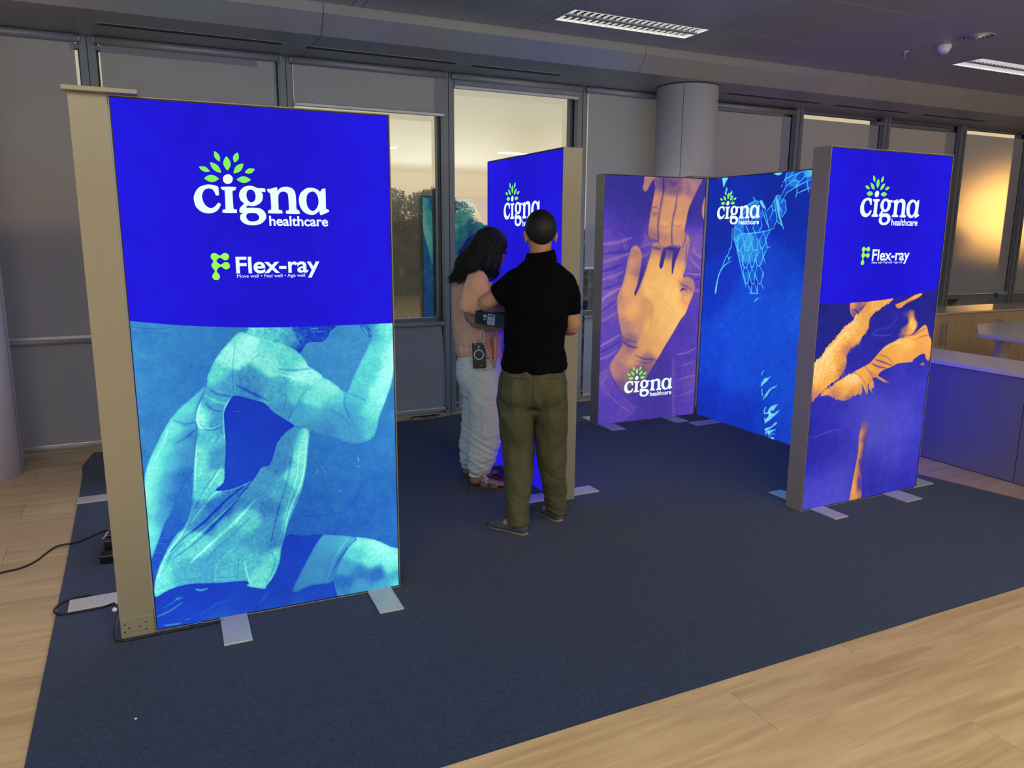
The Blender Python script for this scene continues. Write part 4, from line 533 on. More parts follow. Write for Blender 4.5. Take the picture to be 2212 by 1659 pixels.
def text_mesh(s, x0, x1, z0, h, m, parent, name='lettering', bold=.012, y=-.0012, space=1.0):
    cu = bpy.data.curves.new('t', 'FONT'); cu.body = s; cu.size = 1; cu.offset = bold; cu.fill_mode = 'BOTH'; cu.dimensions = '2D'; cu.space_character = space
    o = to_mesh(cu, name, m, parent, 0)
    co_ = np.array([v.co[:] for v in o.data.vertices]); a, b = co_[:, 0].min(), co_[:, 0].max()
    capz = .729                                                  # cap height of the built-in face at size 1
    sx = (x1-x0)/(b-a); sz = h/capz
    for v in o.data.vertices: v.co = ((v.co[0]-a)*sx+x0, y, v.co[2]*sz+z0)
    return o
def logo(parent, dx, dz, s=1.0, flex=False, fz=0):
    f = lambda lp: [((x/1000-.5)*s+.5+dx, (z/1000-1.67)*s+1.67+dz) for x, z in lp]
    for ch in 'cigna': curve_mesh('letter', [f(l) for l in LOGO[ch]], WH, parent)
    for a, b, w in LEAVES:
        A_, B_ = np.array(a, float), np.array(b, float); d = B_-A_; L_ = np.hypot(*d); d /= L_; n2 = np.array((-d[1], d[0])); lp = []
        for k in range(9): t = k/8; lp.append(A_+d*L_*t+n2*w*math.sin(PI*t)**.9)
        for k in range(1, 8): t = 1-k/8; lp.append(A_+d*L_*t-n2*w*math.sin(PI*t)**.9)
        curve_mesh('leaf_mark', [f([tuple(q) for q in lp])], GR, parent, sm=False)
    q0 = f([(517, 1590)])[0]; q1 = f([(740, 1590)])[0]
    text_mesh('healthcare', q0[0], q1[0], q0[1], .0375*s, WH, parent, bold=.022)
    if flex:
        g = lambda lp: [(x/1000+dx, z/1000+dz+fz) for x, z in lp]; ds = g(DOTS)
        bmx = bmesh.new()
        def disc(c, r):
            vv = [bmx.verts.new((c[0]+r*math.cos(2*PI*k/28), -.0012, c[1]+r*math.sin(2*PI*k/28))) for k in range(28)]; bmx.faces.new(vv)
        for c in ds: disc(c, .0136)
        for i, j in ((0, 1), (0, 2), (2, 3), (2, 4)):
            p, q = Vector(ds[i]), Vector(ds[j]); d = (q-p).normalized(); nn = Vector((-d.y, d.x))*.0038; w0, w1 = p+d*.011, q-d*.011; nn2 = Vector((-d.y, d.x))*.0085
            pts = [w0+nn2, w0+d*.007+nn, w1-d*.007+nn, w1+nn2, w1-nn2, w1-d*.007-nn, w0+d*.007-nn, w0-nn2]
            bmx.faces.new([bmx.verts.new((u.x, -.00125, u.y)) for u in pts])
        obj('dotted_f_mark', bmx, LG, parent)
        a, b = g([(386, 1411), (700, 1411)]); text_mesh('Flex-ray', a[0], b[0], a[1], .0635, WH, parent, bold=.02)
        a, b = g([(388, 1392), (642, 1392)]); text_mesh('Move well \u2022 Feel well \u2022 Age well', a[0], b[0], a[1]+.001, .0135, WH, parent, bold=0)
def uvquad(name, w, m, parent, y, flip=False):
    me = bpy.data.meshes.new(name); g = .006; z0, z1 = .012, HB-.008
    vs = [(g, y, z0), (w-g, y, z0), (w-g, y, z1), (g, y, z1)]
    me.from_pydata(vs, [], [(0, 1, 2, 3) if not flip else (3, 2, 1, 0)]); uv = me.uv_layers.new(); me.materials.append(m)
    for l in me.loops:
        v = vs[l.vertex_index]; u = v[0]/w; uv.data[l.index].uv = ((1-u) if flip else u, v[2]/HB)
    return link(name, me, None, parent)
def light_box(name, x, y, ang, w, front, back, label, feet=(), logo_args=None, end_plate=False):
    t = empty(name, (x, y, 0), ang, label, 'light box'); bf = .0
    for nm_, b in (('frame_profile', (0, .004, 0, DB, .006, HB)), ('frame_profile', (w-.004, w, 0, DB, .006, HB)), ('frame_profile', (.004, w-.004, 0, DB, HB-.004, HB)), ('frame_profile', (.004, w-.004, 0, DB, .006, .010))):
        boxo(nm_, *b, MT['alu'], t, .0008)
    bm = bmesh.new()
    for yy in (.0015, DB-.0055):
        for b in ((.004, .0075, yy, yy+.004, .01, HB-.004), (w-.0075, w-.004, yy, yy+.004, .01, HB-.004), (.004, w-.004, yy, yy+.004, HB-.009, HB-.004), (.004, w-.004, yy, yy+.004, .01, .0135)): box(bm, *b)
    obj('gasket', bm, MT['black'], t)
    boxo('core', .006, w-.006, .01, DB-.01, .012, HB-.006, MT['black'], t)
    pf = uvquad('printed_panel', w, front, t, .003); uvquad('printed_panel', w, back, t, DB-.003, True)['label'] = 'printed fabric on the rear face'
    for u0, u1, yf, yb in feet:
        fp = boxo('foot', u0, u1, yf, yb, .006, .014, MT['foot'], t, .002)
    for u in (.02, w-.05):
        boxo('levelling_pad', u, u+.03, .045, .075, .0062, .012, MT['black'], t)
    for u in (.12, w-.15):
        boxo('corner_clip', u, u+.05, -.004, .003, .008, .013, MT['steel'], t, .001)
    if logo_args: logo(pf, **logo_args)
    return t
LB = light_box('light_box', -.054, 3.1207, -.0267, 1.0, PM['L'], PM['teal'], 'largest light box at left, teal runner in a T-shirt under blue lettering', [(.24, .345, -.225, .30), (.85, .955, -.215, .30)], dict(dx=0, dz=0, flex=True))
L2 = light_box('light_box', -.0555, 3.121, PI/2, 2.0, PM['ice0'], PM['lilac'], 'long light box seen end-on, its beige metal end facing the camera at left', [(.32, .432, -.30, .325), (1.77, 1.885, -.30, .38)])
RB = light_box('light_box', 3.3167, 3.0325, .0148, 1.0, PM['R'], PM['teal'], 'rightmost light box, orange arms across the face under blue lettering', [(.075, .18, -.175, .33), (.69, .835, -.16, .30)], dict(dx=0, dz=.035, flex=True, fz=-.015))
M1 = light_box('light_box', 3.3181, 5.2364, -.0089, 1.0, PM['M1'], PM['lilac2'], 'light box with two large orange hands, in front of the round column', [(.02, .15, -.20, .30), (.66, .79, -.19, .30)], dict(dx=-.003, dz=-1.375))
M2 = light_box('light_box', 4.3220, 5.2120, -PI/2, 2.05, PM['M2'], PM['blueb'], 'long blue light box with a torn pale net, joining the hands light box', [(.21, .325, -.25, .30), (2.05, 2.165, -.03, .16)], dict(dx=-.123, dz=.059))
CB = light_box('light_box', 2.1146, 4.7693, -1.5628, 1.0, PM['blue'], PM['violet'], 'blue light box behind the two people, its beige end facing the camera', [(.84, .955, -.20, .325), (.10, .215, -.20, .325)], dict(dx=0, dz=.02))
# joining plates on top of and at the foot of the corners
def top_plate(parent, x0, x1, y0, y1, label=None):
    p_ = boxo('top_plate', x0, x1, y0, y1, HB+.001, HB+.016, MT['alu'], parent, .001)
    return p_
top_plate(LB, -.135, .095, -.045, .20)
top_plate(RB, .90, 1.12, .09, .25); top_plate(M1, .86, 1.09, .01, .115)
cpl = boxo('connector_plate', .002, .0008, .0, .0, 0, 0, MT['alu'], L2) if 0 else None
bm = bmesh.new(); box(bm, -.0035, -.0005, .002, DB-.002, -.002+.006, .085, .0008); cpl = obj('connector_plate', bm, MT['alu'], L2)
for yy, zz in ((.03, .06), (.03, .03), (.05, .045), (.09, .045), (.105, .062), (.105, .032)):
    bm = bmesh.new(); lathe(bm, [(.0042, -.0036), (.0038, -.0052), (.002, -.0056)], 12, (yy, zz), 'x'); obj('screw', bm, MT['steel'], cpl)
# ------------------------------------------------------------------ counter, cabinets, table, monitor, chair
ct_ = empty('counter', (4.985, 2.0, 0), .0, 'long low counter at right, its front lit blue, with a cream top', 'counter')
for a, b in ((.858, 1.99), (-.35, .852), (-1.5, -.356)): boxo('front_panel', .0, .02, a, b, .006, .69, MT['counter'], ct_, .001)
boxo('carcass', .02, .46, -1.5, 2.0, .01, .69, MT['counter'], ct_); boxo('worktop', -.012, .49, -1.5, 2.012, .69, .72, MT['top'], ct_, .003)
for i in range(5):
    c = empty('storage_cabinet', (5.745+i*1.0, 5.72, 0), 0, ['low birch cabinet hidden behind the rightmost light box', 'low birch cabinet behind the rightmost light box edge', 'low birch cabinet with two bar handles under the orange blind', 'low birch cabinet behind the white table', 'low birch cabinet at the right edge of the picture'][i], 'cabinet', 'birch cabinets under the windows')
    boxo('cabinet_body', .002, .998, .02, .5, 0, .69, MT['cab'], c)
    for k in (0, 1):
        d = boxo('cabinet_door', .003+k*.499, .499+k*.499, 0, .018, .05, .685, MT['cab'], c, .001)
        hx = .455 if k == 0 else .535
        boxo('door_handle', hx-.006, hx+.006, -.035, -.023, 0.33, .60, MT['steel'], d, .002)
    boxo('plinth', .003, .997, .012, .03, 0, .048, MT['cab'], c)
w = boxo('cabinet_top', 5.72, 10.8, 5.69, 6.24, .692, .712, MT['top']); tag(w, 'long pale worktop over the birch cabinets below the windows', 'worktop')
tb = empty('meeting_table', (7.1, 4.15, 0), 0, 'white table with angled corners behind the counter at the right edge', 'table')
bm = bmesh.new(); extr(bm, [(.13, .53), (-.62, .02), (-.66, -.42), (2.0, -.62), (2.2, .5), (1.2, .52)], .712, .74)
bmesh.ops.bevel(bm, geom=list(bm.edges), offset=.004, segments=2, affect='EDGES'); obj('table_top', bm, MT['white'], tb)
for x_, y_ in ((.2, .27), (1.7, -.3), (.3, -.35), (1.7, .3)):
    bm = bmesh.new(); s_ = 1 if x_ < .5 else -1
    v = [bm.verts.new(q) for q in ((x_-.09, y_-.03, .71), (x_+.09, y_-.03, .71), (x_+.09, y_+.03, .71), (x_-.09, y_+.03, .71), (x_-.05-.12*s_, y_-.022, .1), (x_+.03-.12*s_, y_-.022, .1), (x_+.03-.12*s_, y_+.022, .1), (x_-.05-.12*s_, y_+.022, .1))]
    for f in ((3,2,1,0),(4,5,6,7),(0,1,5,4),(1,2,6,5),(2,3,7,6),(3,0,4,7)): bm.faces.new([v[i] for i in f])
    bmesh.ops.recalc_face_normals(bm, faces=bm.faces); lg = obj('leg', bm, MT['white'], tb)
    boxo('wooden_foot', x_-.05-.13*s_, x_+.03-.13*s_, y_-.022, y_+.022, 0, .1, MT['ltwood'], lg)
mo = empty('monitor', (8.15, 4.4, .74), -.5, 'black monitor on the white table, cut off by the right edge', 'monitor')
boxo('screen_housing', -.3, .3, 0, .03, .12, .47, MT['blackp'], mo, .004); boxo('screen', -.29, .29, -.002, 0, .13, .46, mat('dark_screen', (6, 6, 8), .15), mo); boxo('stand_neck', -.03, .03, .03, .05, .01, .3, MT['blackp'], mo, .003); boxo('stand_base', -.12, .12, -.06, .12, 0, .012, MT['blackp'], mo, .003)
ch = empty('office_chair', (6.86, 3.78, 0), 2.2, 'black office chair between the counter and the white table, mostly out of frame', 'chair')
bm = bmesh.new(); box(bm, -.23, .23, -.23, .23, .44, .5, .03); obj('seat', bm, MT['blackp'], ch, True)
bm = bmesh.new(); tube(bm, [(0, .24, .54), (0, .26, .6), (0, .27, .67)], .19, 16, 5, .12); obj('backrest', bm, MT['blackp'], ch, True)
bm = bmesh.new(); lathe(bm, [(.025, .06), (.025, .44)], 12); obj('gas_post', bm, MT['steel'], ch)
for k in range(5):
    a = 2*PI*k/5; bm = bmesh.new(); tube(bm, [(0, 0, .09), (.28*math.cos(a), .28*math.sin(a), .06)], .02, 8, 2); lg = obj('base_arm', bm, MT['blackp'], ch)
    bm = bmesh.new(); lathe(bm, [(.028, -.02), (.028, .02)], 14, (.28*math.sin(a), .028), 'x'); o = obj('caster', bm, MT['blackp'], lg)
    for v in o.data.vertices: v.co.x += .28*math.cos(a)
# ------------------------------------------------------------------ cables and power strip
def cable(pts, r, label, name='power_cable', m='black'):
    bm = bmesh.new(); tube(bm, pts, r, 8, 6); return tag(obj(name, bm, MT[m], None, True), label, 'cable')
cable([(-1.15, 3.86, .005), (-.86, 3.93, .005), (-.693, 4.011, .005), (-.62, 4.03, .005), (-.56, 4.09, .005), (-.506, 4.215, .006), (-.47, 4.24, .012), (-.40, 4.25, .013), (-.33, 4.30, .016), (-.27, 4.31, .03), (-.235, 4.24, .05), (-.222, 4.16, .05)], .0048, 'black mains cable running over the wood floor to the power strip')
cable([(-.186, 3.30, .02), (-.20, 3.36, .045), (-.215, 3.40, .03), (-.25, 3.425, .012), (-.33, 3.425, .011), (-.405, 3.43, .011), (-.432, 3.48, .011), (-.41, 3.54, .011), (-.37, 3.57, .011), (-.30, 3.575, .011)], .0042, 'black cable looped round the end of the left foot plate')
cable([(-.187, 3.29, .03), (-.197, 3.2, .03), (-.199, 3.13, .012), (-.18, 3.095, .010), (-.11, 3.088, .010), (-.03, 3.092, .010), (.1, 3.088, .010), (.2, 3.095, .011)], .0042, 'black cable pinned along the base of the beige box end')
ps = empty('power_strip', (-.23, 4.08, .006), 1.45, 'black power strip with plugs lying behind the beige box end', 'power strip')
boxo('strip_body', -.17, .17, -.028, .028, 0, .042, MT['blackp'], ps, .005)
for k in range(4):
    boxo('socket_wall', -.13+k*.08-.002, -.13+k*.08+.002, -.026, .026, .042, .05, MT['blackp'], ps)
for k in (1, 2, 3): pl_ = boxo('plug', -.16+k*.075, -.125+k*.075, -.018, .018, .042, .085, MT['blackp'], ps, .006)
bm = bmesh.new(); tube(bm, [(.19, .03, .045), (.2, .045, .03), (.17, .06, .012), (.15, .07, .008)], .005, 8, 4, 1, lambda t: 1.1-.7*t); tag(obj('cable_tie', bm, MT['plastic'], ps, True), 'white cable tie end')
bm = bmesh.new(); lathe(bm, [(.004, 0), (.009, .004), (.009, .012), (.004, .017)], 14); tag(obj('cable_clip', bm, MT['plastic'], None, True, (-.2, 3.29, .045)), 'white cable clip on the box corner beside the foot plate', 'clip')
# small black cables lying behind, at the foot of the skewed blind
cable([(1.98, 6.09, .01), (2.06, 6.13, .012), (2.12, 6.09, .01), (2.2, 6.14, .012), (2.26, 6.11, .01)], .005, 'short black cable tangled on the floor under the skewed lower blind')
cable([(2.02, 6.14, .01), (2.1, 6.12, .014), (2.17, 6.13, .01), (2.22, 6.09, .01)], .005, 'black cable end beside the tangle under the skewed blind')
bm = bmesh.new(); lathe(bm, [(.003, 0), (.005, .002), (.003, .004)], 8); tag(obj('paper_scrap', bm, MT['plastic'], None, False, (-.125, 2.54, .006)), 'tiny white scrap lying on the carpet at lower left', 'scrap')
# ------------------------------------------------------------------ outside
GZ = -1.2
g_ = boxo('ground', -60, 90, 6.8, 160, GZ-.1, GZ, mat('dusk_grass', (52, 56, 40), .9, noise=(.6, .4, ONE))); g_['kind'] = 'structure'
boxo('trim_20', -12, 22, 6.55, 6.8, GZ-.1, -.1, MT['wall'])['kind'] = 'structure'
LEAFM = [mat('dusk_foliage', c, .8, noise=(3, .4, ONE)) for c in ((58, 60, 38), (46, 52, 36), (36, 42, 40))]
BARK = mat('dark_bark', (46, 40, 34), .9, noise=(6, .3, ONE))
def leafcloud(name, cs, n, size, m, parent, seed):
    rg = random.Random(seed); V = []; F = []
    for _ in range(n):
        c, r = cs[rg.randrange(len(cs))]
        while 1:
            d = Vector((rg.uniform(-1, 1), rg.uniform(-1, 1), rg.uniform(-1, 1)))
            if .35 < d.length < 1: break
        p = Vector(c)+Vector((d.x*r[0], d.y*r[1], d.z*r[2])); s = size*rg.uniform(.6, 1.4)
        a = Vector((rg.gauss(0, 1), rg.gauss(0, 1), rg.gauss(0, 1))).normalized(); b = a.orthogonal().normalized(); i = len(V)
        V += [p-a*s, p+b*s*.5, p+a*s, p-b*s*.5]; F.append((i, i+1, i+2, i+3))
    me = bpy.data.meshes.new(name); me.from_pydata([tuple(v) for v in V], [], F); o = link(name, me, m, parent); return o
def NC_(d): return d > 30
def tree(az, dist, h, spread, label, seed, n=5000, m=0, size=.11, cat='tree', name='tree', lowcrown=.25):
    a = math.radians(az); t = empty(name, (dist*math.sin(a), dist*math.cos(a), GZ), 0, label, cat); rg = random.Random(seed)
    bm = bmesh.new(); tube(bm, [(0, 0, 0), (.1, .05, h*.3), (-.05, 0, h*.55), (0, 0, h*.8)], .02*h, 8, 4, 1, lambda q: 1-.8*q); obj('trunk', bm, BARK, t, True)
    cs = []
    NC = 14 if dist > 30 else 40
    for k in range(NC):
        z = h*rg.uniform(lowcrown, .9); w = spread*math.sin(PI*min(1, max(.12, (z/h-lowcrown*.6)/(1.05-lowcrown*.6))))**.6; q = rg.uniform(0, 2*PI); rr = w*rg.uniform(.2, .7 if NC_(dist) else .95)
        c = (rr*math.cos(q), rr*math.sin(q), z); cs.append((c, (spread*.42, spread*.42, h*.13) if NC == 14 else (spread*.26, spread*.26, h*.075)))
        if k < 7:
            bm = bmesh.new(); tube(bm, [(0, 0, z*.55), (c[0]*.5, c[1]*.5, z*.8), c], .007*h, 6, 3, 1, lambda q: 1-.75*q); obj('branch', bm, BARK, t, True)
    o = leafcloud('foliage', cs, n, size, LEAFM[m], t, seed); o['kind'] = 'stuff'; return t
def el_h(el, dist): return math.tan(math.radians(el))*dist+EYE-GZ
tree(19.0, 20, el_h(3.7, 20), 1.6, 'big loose tree seen through the window beside the runner light box', 5, 42000, 0, .036)
tree(14.6, 16, el_h(2.2, 16), 1.0, 'tree left of the big one, close to the runner light box edge', 6, 26000, 0, .036)
tree(21.4, 27, el_h(2.6, 27), 1.0, 'thin tree right of the big one, crossing the window mullion', 7, 16000, 0, .042)
for i, (az, el) in enumerate(((20.2, 1.1), (18.2, .9), (16.3, 1.2), (22.4, 1.0), (23.6, .8), (25, .7), (26.6, .6), (28.4, .9), (30, .8), (32, 1.0), (13.9, 1.0), (12, 1.2), (9, 1.0), (6, 1.1))):
    tree(az, 44+7*(i%2), el_h(el, 44+7*(i%2)), 1.15, 'far dark tree on the skyline, %s' % ['behind the right half of the big near tree', 'behind the middle of the big near tree', 'behind the left half of the big near tree', 'just right of the mullion', 'second right of the mullion', 'left of the middle light box', 'behind the middle light box', 'behind the man', 'behind the beige box end', 'left of the hands light box', 'behind the runner light box', 'left part behind the runner light box', 'far left behind the blinds', 'farthest left behind the blinds'][i], 30+i, 9000, 2, .13, name='skyline_tree', lowcrown=.05)
for i, (az, el) in enumerate(((50, 1.6), (53, 2.6), (55.6, .5), (61, .4), (47, 1.2), (64, 2.2))):
    tree(az, 34, el_h(el, 34), .78, 'dark tree behind the glowing blinds, %s' % ['left of the sun', 'nearest left of the sun', 'just beside the sun', 'right of the sun', 'farthest left', 'farthest right'][i], 60+i, 6000, 2, .14, name='skyline_tree', lowcrown=.1)
hg = empty('hedge', (0, 0, GZ), 0, 'low dark hedge below the trees outside the window', 'hedge')
cs = [((3+i*.9, 12.9+.3*math.sin(i), 1.1), (.8, .6, 1.1)) for i in range(14)]
o = leafcloud('foliage', cs, 9000, .08, LEAFM[1], hg, 90); o['kind'] = 'stuff'
fe = empty('picket_fence', (2.6, 11.5, GZ), 0, 'dim picket fence outside, low in the tree window', 'fence'); pk = mat('weathered_pale', (110, 100, 84), .8)
bm = bmesh.new(); box(bm, -.03, .03, -.01, .01, 0, 1.15, .003); pme = bpy.data.meshes.new('picket'); bm.to_mesh(pme); bm.free(); pme.materials.append(pk)
for i in range(26):
    o = bpy.data.objects.new('picket', pme); C.objects.link(o); o.parent = fe; o.location = (i*.12, 0, 0)
for z in (.3, .9): boxo('fence_rail', -.05, 3.1, .01, .03, z, z+.06, pk, fe)
hs = empty('house', (24.5, 58.0, GZ), -.3, 'distant low house roof among the trees, right of the mullion', 'house')
boxo('house_wall', -3, 3, 0, 4, 0, 2.0, MT['wall'], hs)
bm = bmesh.new(); prism(bm, [(-.4, 1.9), (2, 2.9), (4.4, 1.9)], -3.3, 3.3); obj('roof', bm, mat('dark_roof', (60, 58, 62), .8), hs)
# ------------------------------------------------------------------ people
def ring(bm, c, s, w, rx, ry, n=18):
    return [bm.verts.new(c+s*math.cos(2*PI*k/n)*rx+w*math.sin(2*PI*k/n)*ry) for k in range(n)]
def limb(bm, secs, ref=(0, 1, 0), n=18, sm=4, round_=True):
    """secs: (x,y,z,rx,ry); ry lies along ref"""
    P5 = []; q = [np.array(s, float) for s in secs]
    for i in range(len(q)-1):
        a, b, c, d = q[max(i-1, 0)], q[i], q[i+1], q[min(i+2, len(q)-1)]
        for k in range(sm):
            t = k/sm; P5.append(b+.5*t*((c-a)+t*((2*a-5*b+4*c-d)+t*(3*(b-c)+d-a))))
    P5.append(q[-1]); rings = []; L = len(P5); ref = Vector(ref)
    def fr(i):
        t = Vector(P5[min(i+1, L-1)][:3])-Vector(P5[max(i-1, 0)][:3]); t.normalize(); s = t.cross(ref).normalized(); return t, s, s.cross(t).normalized()
    if round_:
        t, s, w = fr(0); c = Vector(P5[0][:3]); r = min(P5[0][3:5])
        rings.append(ring(bm, c-t*r*.8, s, w, P5[0][3]*.45, P5[0][4]*.45, n)); rings.append(ring(bm, c-t*r*.45, s, w, P5[0][3]*.85, P5[0][4]*.85, n))
    for i in range(L):
        t, s, w = fr(i); rings.append(ring(bm, Vector(P5[i][:3]), s, w, P5[i][3], P5[i][4], n))
    if round_:
        t, s, w = fr(L-1); c = Vector(P5[-1][:3]); r = min(P5[-1][3:5])
        rings.append(ring(bm, c+t*r*.45, s, w, P5[-1][3]*.85, P5[-1][4]*.85, n)); rings.append(ring(bm, c+t*r*.8, s, w, P5[-1][3]*.45, P5[-1][4]*.45, n))
    for a, b in zip(rings, rings[1:]):
        for i in range(n): bm.faces.new((a[i], a[(i+1) % n], b[(i+1) % n], b[i]))
    bm.faces.new(rings[0][::-1]); bm.faces.new(rings[-1])
def ell(bm, c, r, rot=None, sub=3):
    m = Matrix.Translation(Vector(c)) @ (rot or Matrix.Identity(4)) @ Matrix.Diagonal((*r, 1)); bmesh.ops.create_icosphere(bm, subdivisions=sub, radius=1, matrix=m)
def fuse(name, bm, m, parent, vox=.006, smooth_=4, disp=None, cut=None):
    bmesh.ops.recalc_face_normals(bm, faces=bm.faces)
    me = bpy.data.meshes.new(name); bm.to_mesh(me); bm.free(); t = bpy.data.objects.new(name, me); C.objects.link(t)
    r = t.modifiers.new('r', 'REMESH'); r.mode = 'VOXEL'; r.voxel_size = vox
    s = t.modifiers.new('s', 'SMOOTH'); s.iterations = smooth_; s.factor = .6
    dg = bpy.context.evaluated_depsgraph_get(); me2 = bpy.data.meshes.new_from_object(t.evaluated_get(dg)); bpy.data.objects.remove(t)
    if disp:
        nn = [v.normal.copy() for v in me2.vertices]
        for v, n_ in zip(me2.vertices, nn): v.co += n_*disp(v.co, n_)
    if cut:
        b = bmesh.new(); b.from_mesh(me2); bmesh.ops.bisect_plane(b, geom=b.verts[:]+b.edges[:]+b.faces[:], plane_co=(0, 0, cut), plane_no=(0, .03, 1), clear_inner=True); b.to_mesh(me2); b.free()
    me2.materials.clear(); me2.name = name
    return link(name, me2, m, parent, True)
def rz_(a): return Matrix.Rotation(a, 4, 'Z')
def hand(bm, W_, d, n_, side, curl=.5):
    W_, d, n_ = Vector(W_), Vector(d).normalized(), Vector(n_); n_ = (n_-d*n_.dot(d)).normalized(); s = d.cross(n_)*side
    limb(bm, [(*W_, .026, .018), (*(W_+d*.03), .034, .016), (*(W_+d*.065), .04, .014), (*(W_+d*.09), .038, .011)], n_, 14, 3)
    for i, L_ in enumerate((.072, .08, .075, .06)):
        p = W_+d*(.088-.004*abs(i-1))+s*(.031-.0205*i); pts = [(*p, .0085, .0085)]; a = 0
        for fr_, r in ((.42, .0083), (.33, .0076), (.25, .0066)):
            a += curl*(.75+.1*i); dd = d*math.cos(a)+n_*math.sin(a)+s*(.05-.03*i); p = p+dd.normalized()*L_*fr_; pts.append((*p, r, r))
        limb(bm, pts, s, 10, 2)
    p = W_+d*.022+s*.026; pts = [(*p, .013, .012)]
    for dd, L_, r in ((s*.75+d*.65+n_*.25, .038, .0105), (s*.35+d*.85+n_*.5, .03, .0092), (s*.1+d*.8+n_*.7, .02, .0075)):
        p = p+dd.normalized()*L_; pts.append((*p, r, r))
    limb(bm, pts, n_, 10, 2)
def head(bm, c, yaw, pitch, k=1.0):
    """head looking along local +Y turned by yaw, tipped forward by pitch; returns its matrix"""
    Mh = Matrix.Translation(Vector(c)) @ rz_(yaw) @ Matrix.Rotation(-pitch, 4, 'X') @ Matrix.Diagonal((k, k, k, 1))
    def E(p, r, rot=None): 
        m = Mh @ Matrix.Translation(Vector(p)) @ (rot or Matrix.Identity(4)) @ Matrix.Diagonal((*r, 1)); bmesh.ops.create_icosphere(bm, subdivisions=3, radius=1, matrix=m)
    E((0, -.012, .02), (.076, .095, .09)); E((0, .02, -.035), (.062, .072, .085)); E((0, .052, -.088), (.03, .028, .026))
    E((0, .098, -.022), (.013, .02, .026)); E((0, .108, -.038), (.015, .012, .011)); E((0, .08, .02), (.05, .02, .014))
    E((0, .086, -.066), (.022, .012, .007)); E((0, .083, -.075), (.019, .012, .006)); E((.035, .065, -.025), (.022, .022, .02)); E((-.035, .065, -.025), (.022, .022, .02))
    for s in (-1, 1):
        E((s*.080, -.008, -.021), (.008, .018, .032), Matrix.Rotation(s*.25, 4, 'Y')); E((s*.077, -.004, -.04), (.008, .011, .012))
    return Mh
def face_bits(Mh, parent, iris=(60, 45, 30)):
    for s in (-1, 1):
        bm = bmesh.new(); bmesh.ops.create_uvsphere(bm, u_segments=12, v_segments=8, radius=.0095, matrix=Mh @ Matrix.Translation((s*.031, .080, -.003))); e = obj('eye', bm, EYEW, parent, True)
        bm = bmesh.new(); bmesh.ops.create_uvsphere(bm, u_segments=10, v_segments=6, radius=.005, matrix=Mh @ Matrix.Translation((s*.031, .0852, -.004))); obj('iris', bm, IRIS, e, True)
        bm = bmesh.new(); tube(bm, [Mh @ Vector(q) for q in ((s*.014, .099, .014), (s*.03, .098, .02), (s*.047, .086, .014))], .0035, 6, 3); obj('eyebrow', bm, HAIRM, parent, True)
    bm = bmesh.new(); tube(bm, [Mh @ Vector(q) for q in ((-.02, .093, -.07), (0, .099, -.0705), (.02, .093, -.07))], .004, 6, 3); obj('lips', bm, LIPM, parent, True)
SKIN = mat('skin', (186, 136, 104), .5, spec=.4, noise=(30, .05, ONE)); SKIN2 = mat('skin_tanned', (172, 120, 90), .5, spec=.4, noise=(30, .05, ONE))
EYEW = mat('eye_white', (225, 222, 215), .2); IRIS = mat('iris', (45, 32, 24), .2); LIPM = mat('lips', (150, 85, 75), .45)
HAIRM = mat('dark_brown_hair', (20, 15, 12), .55, bump=(140, .8, .004, (1, 1, .25))); HAIRW = mat('black_hair', (8, 7, 8), .6, bump=(120, .8, .004, (3, 3, .15)))
POLO = mat('black_pique', (4, 5, 8), .95, spec=.15, bump=(420, .5, .001, ONE)); PANT = mat('olive_twill', (80, 78, 50), .85, noise=(22, .10, (1, 1, .4)), bump=(300, .3, .001, ONE))
BLOUSE = mat('peach_linen', (242, 180, 142), .8, noise=(60, .05, (3, 3, .4)), bump=(260, .3, .001, ONE)); LINEN = mat('off_white_linen', (222, 218, 206), .85, noise=(40, .04, ONE), bump=(220, .3, .001, ONE))
CANVAS = mat('grey_canvas', (74, 78, 92), .85, noise=(120, .25, ONE)); ROPE = mat('jute_sole', (170, 140, 105), .9, bump=(200, 1, .003, (1, 1, 3))); SUEDE = mat('brown_suede', (104, 84, 84), .85); CORK = mat('cork', (92, 66, 52), .8, noise=(120, .3, ONE))
def folds(*fs):
    """wrinkle relief: (freq xy, freq z, skew, amp, sharp)"""
    def f(p, n_):
        d = 0
        for fx, fz, sk, am, off in fs:
            v = mn.noise(Vector((p.x*fx+off, p.y*fx, (p.z+sk*p.x)*fz))); d += am*(1-2.2*abs(v))
        return d
    return f
def person(name, base, az, label): return empty('person', (base[0], base[1], .006), -az, label, 'person')
# ---- man seen from behind
man = person('person', (1.853, 3.508), YAW, 'person with short dark hair seen from behind, in black polo and olive trousers')
bm = bmesh.new()
Mm = head(bm, (-.002, .02, 1.562), .12, .26, 1.0)
limb(bm, [(0, -.005, 1.36, .075, .065), (0, .0, 1.42, .06, .058), (0, .012, 1.46, .056, .058), (0, .02, 1.52, .056, .06)])
limb(bm, [(-.03, 0, .80, .13, .1), (-.03, 0, .9, .135, .10), (-.025, 0, 1.02, .128, .095), (-.015, 0, 1.15, .14, .1), (-.01, 0, 1.27, .148, .1), (-.005, 0, 1.34, .135, .085), (0, 0, 1.39, .085, .06)])
limb(bm, [(-.10, 0, 1.33, .045, .05), (-.165, .01, 1.285, .046, .046), (-.228, .022, 1.24, .043, .043), (-.287, .04, 1.203, .040, .041), (-.245, .13, 1.185, .043, .042), (-.20, .20, 1.168, .034, .03), (-.165, .262, 1.155, .026, .021)], (0, .3, 1))
hand(bm, (-.165, .262, 1.155), (.62, .75, -.12), (.1, .05, -1), -1, .35)
